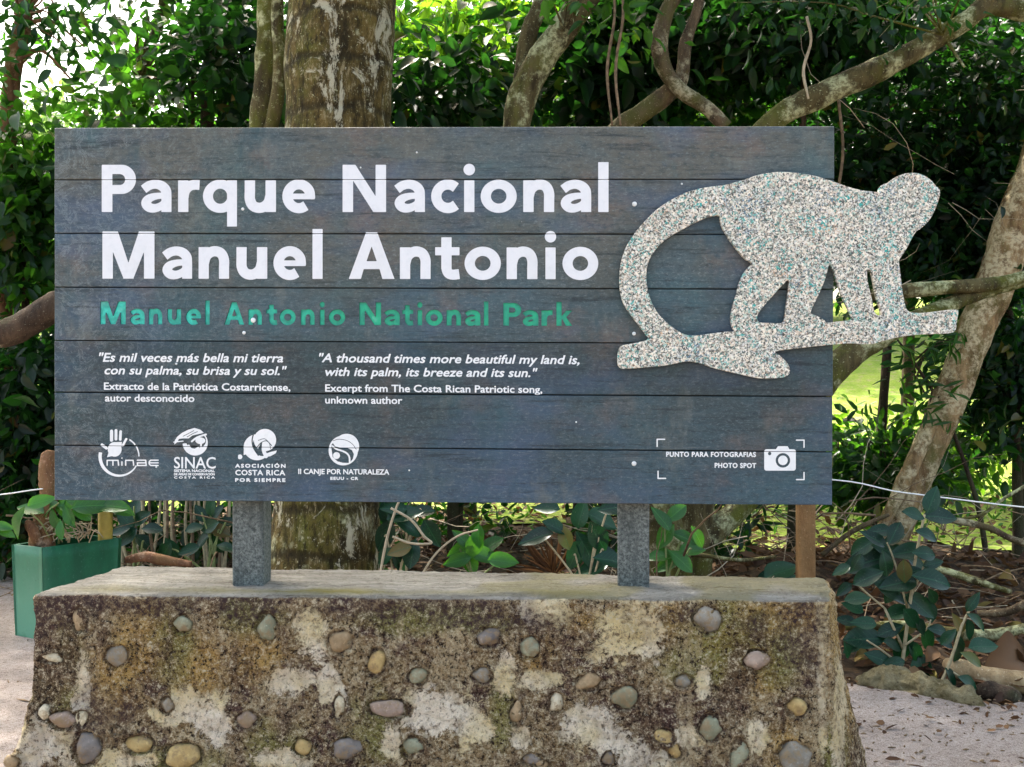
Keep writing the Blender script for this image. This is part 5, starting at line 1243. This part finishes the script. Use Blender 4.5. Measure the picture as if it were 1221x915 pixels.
UB = [ # plants seen in the strip between the board and the plinth
 ('blue-leaved plant under the sign left of its left post', 250, 7.3, [(240,612,20,120),(258,612,20,60),(247,628,24,200),(262,632,24,-20),(240,645,22,215),(258,648,24,-50),(272,622,22,10),(232,630,20,190),(225,655,22,190),(205,655,26,-60),(196,660,24,240),(270,652,20,-10),(252,602,22,90)], 'blue', STEM),
 ('big-leaved climber just right of the thick ringed trunk under the sign', 478, 5.8, [(458,640,34,250),(462,612,30,100),(482,612,36,20),(487,628,34,-30),(470,605,26,170),(492,660,30,-100),(478,672,26,-60),(460,664,26,220),(515,636,30,-60),(503,610,26,10),(476,655,24,190)], 'blue', STEMB),
 ('low bright green plant in the middle under the sign', 560, 6.4, [(548,655,30,200),(565,650,30,70),(578,662,34,-10),(560,668,30,-60),(545,668,28,190),(585,650,28,40),(600,668,30,0),(570,640,24,95),(552,642,24,130)], 'fresh', STEM),
 ('large-leaved green plant under the sign just left of its right post', 700, 5.9, [(638,640,36,190),(662,628,28,150),(692,612,30,80),(712,640,34,120),(720,620,36,-20),(700,655,40,-60),(684,662,32,240),(728,668,34,-10),(652,605,26,170),(730,605,30,10),(705,676,34,190),(674,640,26,-70),(720,656,26,0)], 'blue', STEMB),
 ('dark leafy plant under the sign just right of its right post', 800, 6.2, [(790,618,28,120),(806,612,26,40),(792,640,30,230),(815,640,28,-20),(786,662,28,180),(812,668,30,-40),(825,655,26,10),(832,640,24,-60),(795,672,28,200)], 'fresh', STEM),
 ('single broad-leaved plant at the foot of the brown wooden post', 932, 6.1, [(934,680,40,25,-.1,.62),(915,690,30,200),(948,695,30,-20)], 'blue', STEM),
 ('small dark plant behind the yellow bamboo post', 160, 7.2, [(150,620,24,130),(168,618,24,40),(152,640,24,220),(172,645,24,-30),(142,632,22,190),(182,630,22,0),(160,605,22,90),(140,604,26,10)], 'blue', STEM)]
for i, (lab, px, d, lv, mt, sm) in enumerate(UB):
    gy = 457.5 + 1.5/d*F; rr = random.Random(i)
    st = [[(px, gy, d, 2.0), (px + rr.uniform(-8,8), (gy+l[1])/2, d, 1.6), (l[0]*.8+px*.2, l[1]+4, d, 1.2), (l[0], l[1], d, .8)] for l in lv[::3]]
    plant('broad_leaf_plant', lab, 'plant', P(px, gy, d), st, lv, mt, d, sm, .55, 10+i)
# curling pale stem by the climber and the dry fan under the sign
tag(pxtube([(452,690,5.6,1.6),(462,640,5.6,1.6),(474,602,5.6,1.5),(480,596,5.6,1.3)], 6, 6, .1, 20).build('vine_stem', TWL), 'straight pale stem leaning beside the big-leaved climber under the sign', 'stem')
tag(pxtube([(466,606,5.5,1.5),(490,620,5.5,1.6),(506,640,5.5,1.6),(514,648,5.5,1.5),(490,648,5.5,1.6),(468,640,5.5,1.4)], 6, 6, .1, 20).build('vine_stem', TWL), 'curled pale stem looping beside the big-leaved climber under the sign', 'stem')
tag(pxtube([(500,690,5.7,1.2),(520,660,5.7,1.3),(545,640,5.7,1.2),(570,632,5.7,1)], 6, 6, .1, 20).build('vine_stem', TWL), 'pale arching stem in front of the low bright green plant', 'stem')
root = empty('dry_palm_fan', P(655, 700, 6.0), 'dry brown fan of palm leaflets fallen under the middle of the sign', 'dead frond'); rr = random.Random(3)
for i in range(17):
    an = 35 + 130*i/16 + rr.uniform(-5,5); L = rr.uniform(40, 62)*6/F
    put_leaf(root, LS['dry'][3], P(660 + rr.uniform(-4,4), 686, 6+rr.uniform(-.05,.05)), (math.cos(R(an)), rr.uniform(-.3,.1), math.sin(R(an))), (rr.uniform(-.4,.4), -1, .3), L, L*.10, 'leaflet')

# ------------------------------------------------------------ things on the ground at the right
def rock(name, label, cat, pts, mat, amp, fr):
    mb = MB(); q = spline(pts, 14)
    mb.tube([P(a[0], a[1], a[2]) for a in q], [a[3]*a[2]/F for a in q], 48, amp, fr); return tag(mb.build(name, mat), label, cat)
def m_rock():
    t = NT('mossy_grey_brown_rock'); a = t.noise(14, 8, .75); b = t.noise(60, 6, .8)
    c = t.mix(t.ramp(a, [(.38, 0), (.6, 1)]), (.14, .115, .055), (.27, .23, .135)); c = t.mix(t.ramp(b, [(.35, .8), (.47, 0)]), c, (.06, .04, .025)); c = t.mix(t.ramp(b, [(.56, 0), (.66, .6)]), c, (.40, .36, .26))
    return t.done(c, .95, t.bump(t.math('ADD', a, b), 1.0, .02), spec=.15)
rock('mossy_rock', 'low mossy rough rock lying at the path edge right of the plinth', 'rock', [(1022,812,5.35,8),(1035,815,5.3,15),(1062,818,5.25,20),(1098,824,5.15,22),(1132,836,5.05,20),(1158,846,4.95,15),(1176,852,4.9,8),(1182,854,4.9,2)], m_rock(), .55, 9)
def dry_big(label, px, py, d, L, W, an, ny=-.5, curl=None):
    root_me = leaf_shape('dead_leaf', LM['dry'], 1, int(px), 12)
    for v in root_me.vertices: v.co.z += .35*abs(v.co.y) + .12*math.sin(v.co.x*5)
    o = bpy.data.objects.new('dead_leaf', root_me); COL.objects.link(o)
    dd = Vector((math.cos(R(an)), .25, math.sin(R(an))*.5)).normalized(); n = Vector((.1, ny, 1)); n = (n - dd*n.dot(dd)).normalized(); s = n.cross(dd); p = P(px, py, d)
    Lw, Ww = L*d/F, W*d/F
    o.matrix_basis = Matrix(((dd.x*Lw, s.x*Ww, n.x*Lw, p.x), (dd.y*Lw, s.y*Ww, n.y*Lw, p.y), (dd.z*Lw, s.z*Ww, n.z*Lw, p.z), (0,0,0,1)))
    return tag(o, label, 'dead leaf', 'large dead leaves by the path')
dry_big('largest curled brown leaf at the right edge above the pale log', 1172, 800, 5.3, 80, 60, 25, -1.6)
dry_big('orange-brown leaf lying in front of the pale log', 1180, 842, 5.05, 42, 18, -5, -.4)
dry_big('reddish dead leaf close to the foot of the broad-leaved shrub', 1018, 788, 5.6, 28, 20, 20, -.9)
dry_big('pale dead leaf lying beside the plinth foot', 1012, 815, 5.4, 30, 16, 10, -.6)
dry_big('brown leaf resting against the pale log left end', 1104, 790, 5.4, 26, 18, 60, -1)
dry_big('pale leaf lying on the leaf heap just below the string', 1190, 690, 6.2, 30, 20, -20, -.8)
LOGM = m_bark('pale_tan_log', (.46,.34,.20), (.24,.16,.085), (.56,.45,.30), (.34,.24,.12), .6, 1.0)
tag(pxtube([(1128,790,5.35,6),(1140,796,5.3,11),(1170,806,5.25,13),(1205,812,5.2,14),(1240,818,5.2,14),(1290,826,5.2,12)], 6, 14, .15, 7).build('fallen_log', LOGM), 'smooth pale tan log lying at the right edge behind the rock', 'log')
tag(pxtube([(1160,826,5.2,3),(1172,824,5.15,9),(1188,825,5.12,12),(1204,828,5.12,11),(1216,832,5.12,4)], 6, 12, .3, 12).build('husk', BK['dark']), 'dark round husk lying under the pale log', 'husk')
BR_ = [([(1008,748,5.75,4),(1045,747,5.7,5),(1080,745,5.65,5),(1120,752,5.6,6),(1150,757,5.55,7),(1185,757,5.55,7),(1221,750,5.5,6),(1260,744,5.5,5)], 'thick greenish branch lying low across the leaf heap'),
 ([(1165,732,5.8,4),(1195,731,5.75,5),(1215,724,5.7,5),(1240,710,5.7,4)], 'short greenish branch above the thick one at the right edge'),
 ([(1085,668,6.2,3),(1125,680,6.15,4),(1150,688,6.1,5),(1180,698,6.0,4),(1205,706,6,3)], 'brown branch sloping down behind the shrub'),
 ([(1120,618,6.4,3),(1150,623,6.4,4),(1180,630,6.35,4),(1205,642,6.3,4),(1240,655,6.3,4)], 'pale bent branch just below the string at the right edge'),
 ([(1140,620,6.5,1.6),(1170,614,6.5,2),(1195,596,6.5,2),(1225,578,6.5,2)], 'thin pale branch curving up through the string at the right edge'),
 ([(980,662,6.6,3),(1010,638,6.6,3),(1040,622,6.6,3),(1060,614,6.6,2)], 'dark branch rising towards the leaning pale trunk'),
 ([(790,668,6.4,2),(830,662,6.4,2.5),(880,668,6.4,2.5),(925,664,6.4,2)], 'long pale twig lying under the right half of the sign'),
 ([(150,668,6.6,4),(172,664,6.6,6),(200,669,6.6,6),(228,673,6.6,4)], 'brown root lying behind the left end of the plinth top'),]
for i, (pts, lab) in enumerate(BR_): tag(pxtube(pts, 6, 8, .2, 14).build('fallen_branch', BK['red' if i == 7 else ('grey' if i % 2 else 'moss')]), lab, 'branch', 'fallen branches')
# thin upright stems in the dark behind the planter
rr = random.Random(12)
root = empty('thicket', P(215, 740, 7.6), 'thicket of thin bare upright stems under the left half of the sign', 'shrub')
for i in range(22):
    x = 140 + 135*i/21 + rr.uniform(-4,4); d = rr.uniform(7.2, 8.2); gy = 457.5 + 1.5/d*F
    pxtube([(x, gy, d, rr.uniform(1.5,3)), (x+rr.uniform(-6,6), 680, d, 2), (x+rr.uniform(-8,8), 620, d, 1.8), (x+rr.uniform(-14,14), 500, d, 1)], 4, 6, .1, 10).build('stem', STEMB if i % 3 else TW, root)
rs = np.random.default_rng(83); pos = []
while len(pos) < 420:
    x = rs.uniform(1.0, 4.5) if len(pos) % 4 else rs.uniform(-4.5, -1.5); e = path_far(x); y = e - abs(rs.normal())*.55
    pos.append((x, y, .022 + rs.random()*.01))
pos = np.array(pos); n_ = len(pos)
V, Q = leaf_arrays(pos, rs.normal(size=(n_,3))*np.array([1,1,.25]), rs.normal(size=(n_,3))*.35 + np.array([0,-.1,1]), .05*rs.uniform(.4,1.5,n_), .026*rs.uniform(.6,1.2,n_))
tag(fastmesh('leaf_litter', V, Q, LM['dry'], None, False, np.repeat(rs.random(n_), 6)), 'small dead leaves strewn over the sandy path edge', 'dead leaves', None, 'stuff')
# small debris on the path
rr = random.Random(21); mb = MB()
for i in range(900):
    x = rr.uniform(1.0, 3.2) if i % 3 else rr.uniform(-4.2, -1.6); y = rr.uniform(.6, 2.4) if i % 3 else rr.uniform(.2, 5)
    if y > path_far(x): continue
    a = rr.uniform(0, 3.14); l = rr.uniform(.006, .035) if i % 9 else rr.uniform(.05,.12); z = .025
    mb.tube([(x, y, z*.6), (x + l*math.cos(a)*.5, y + l*math.sin(a)*.5, z*.6 + .001), (x + l*math.cos(a), y + l*math.sin(a), z*.6)], [.002, rr.uniform(.003,.006), .0015], 5, 0)
tag(mb.build('path_debris', TW), 'tiny sticks and bark bits strewn on the sandy path', 'debris', None, 'stuff')
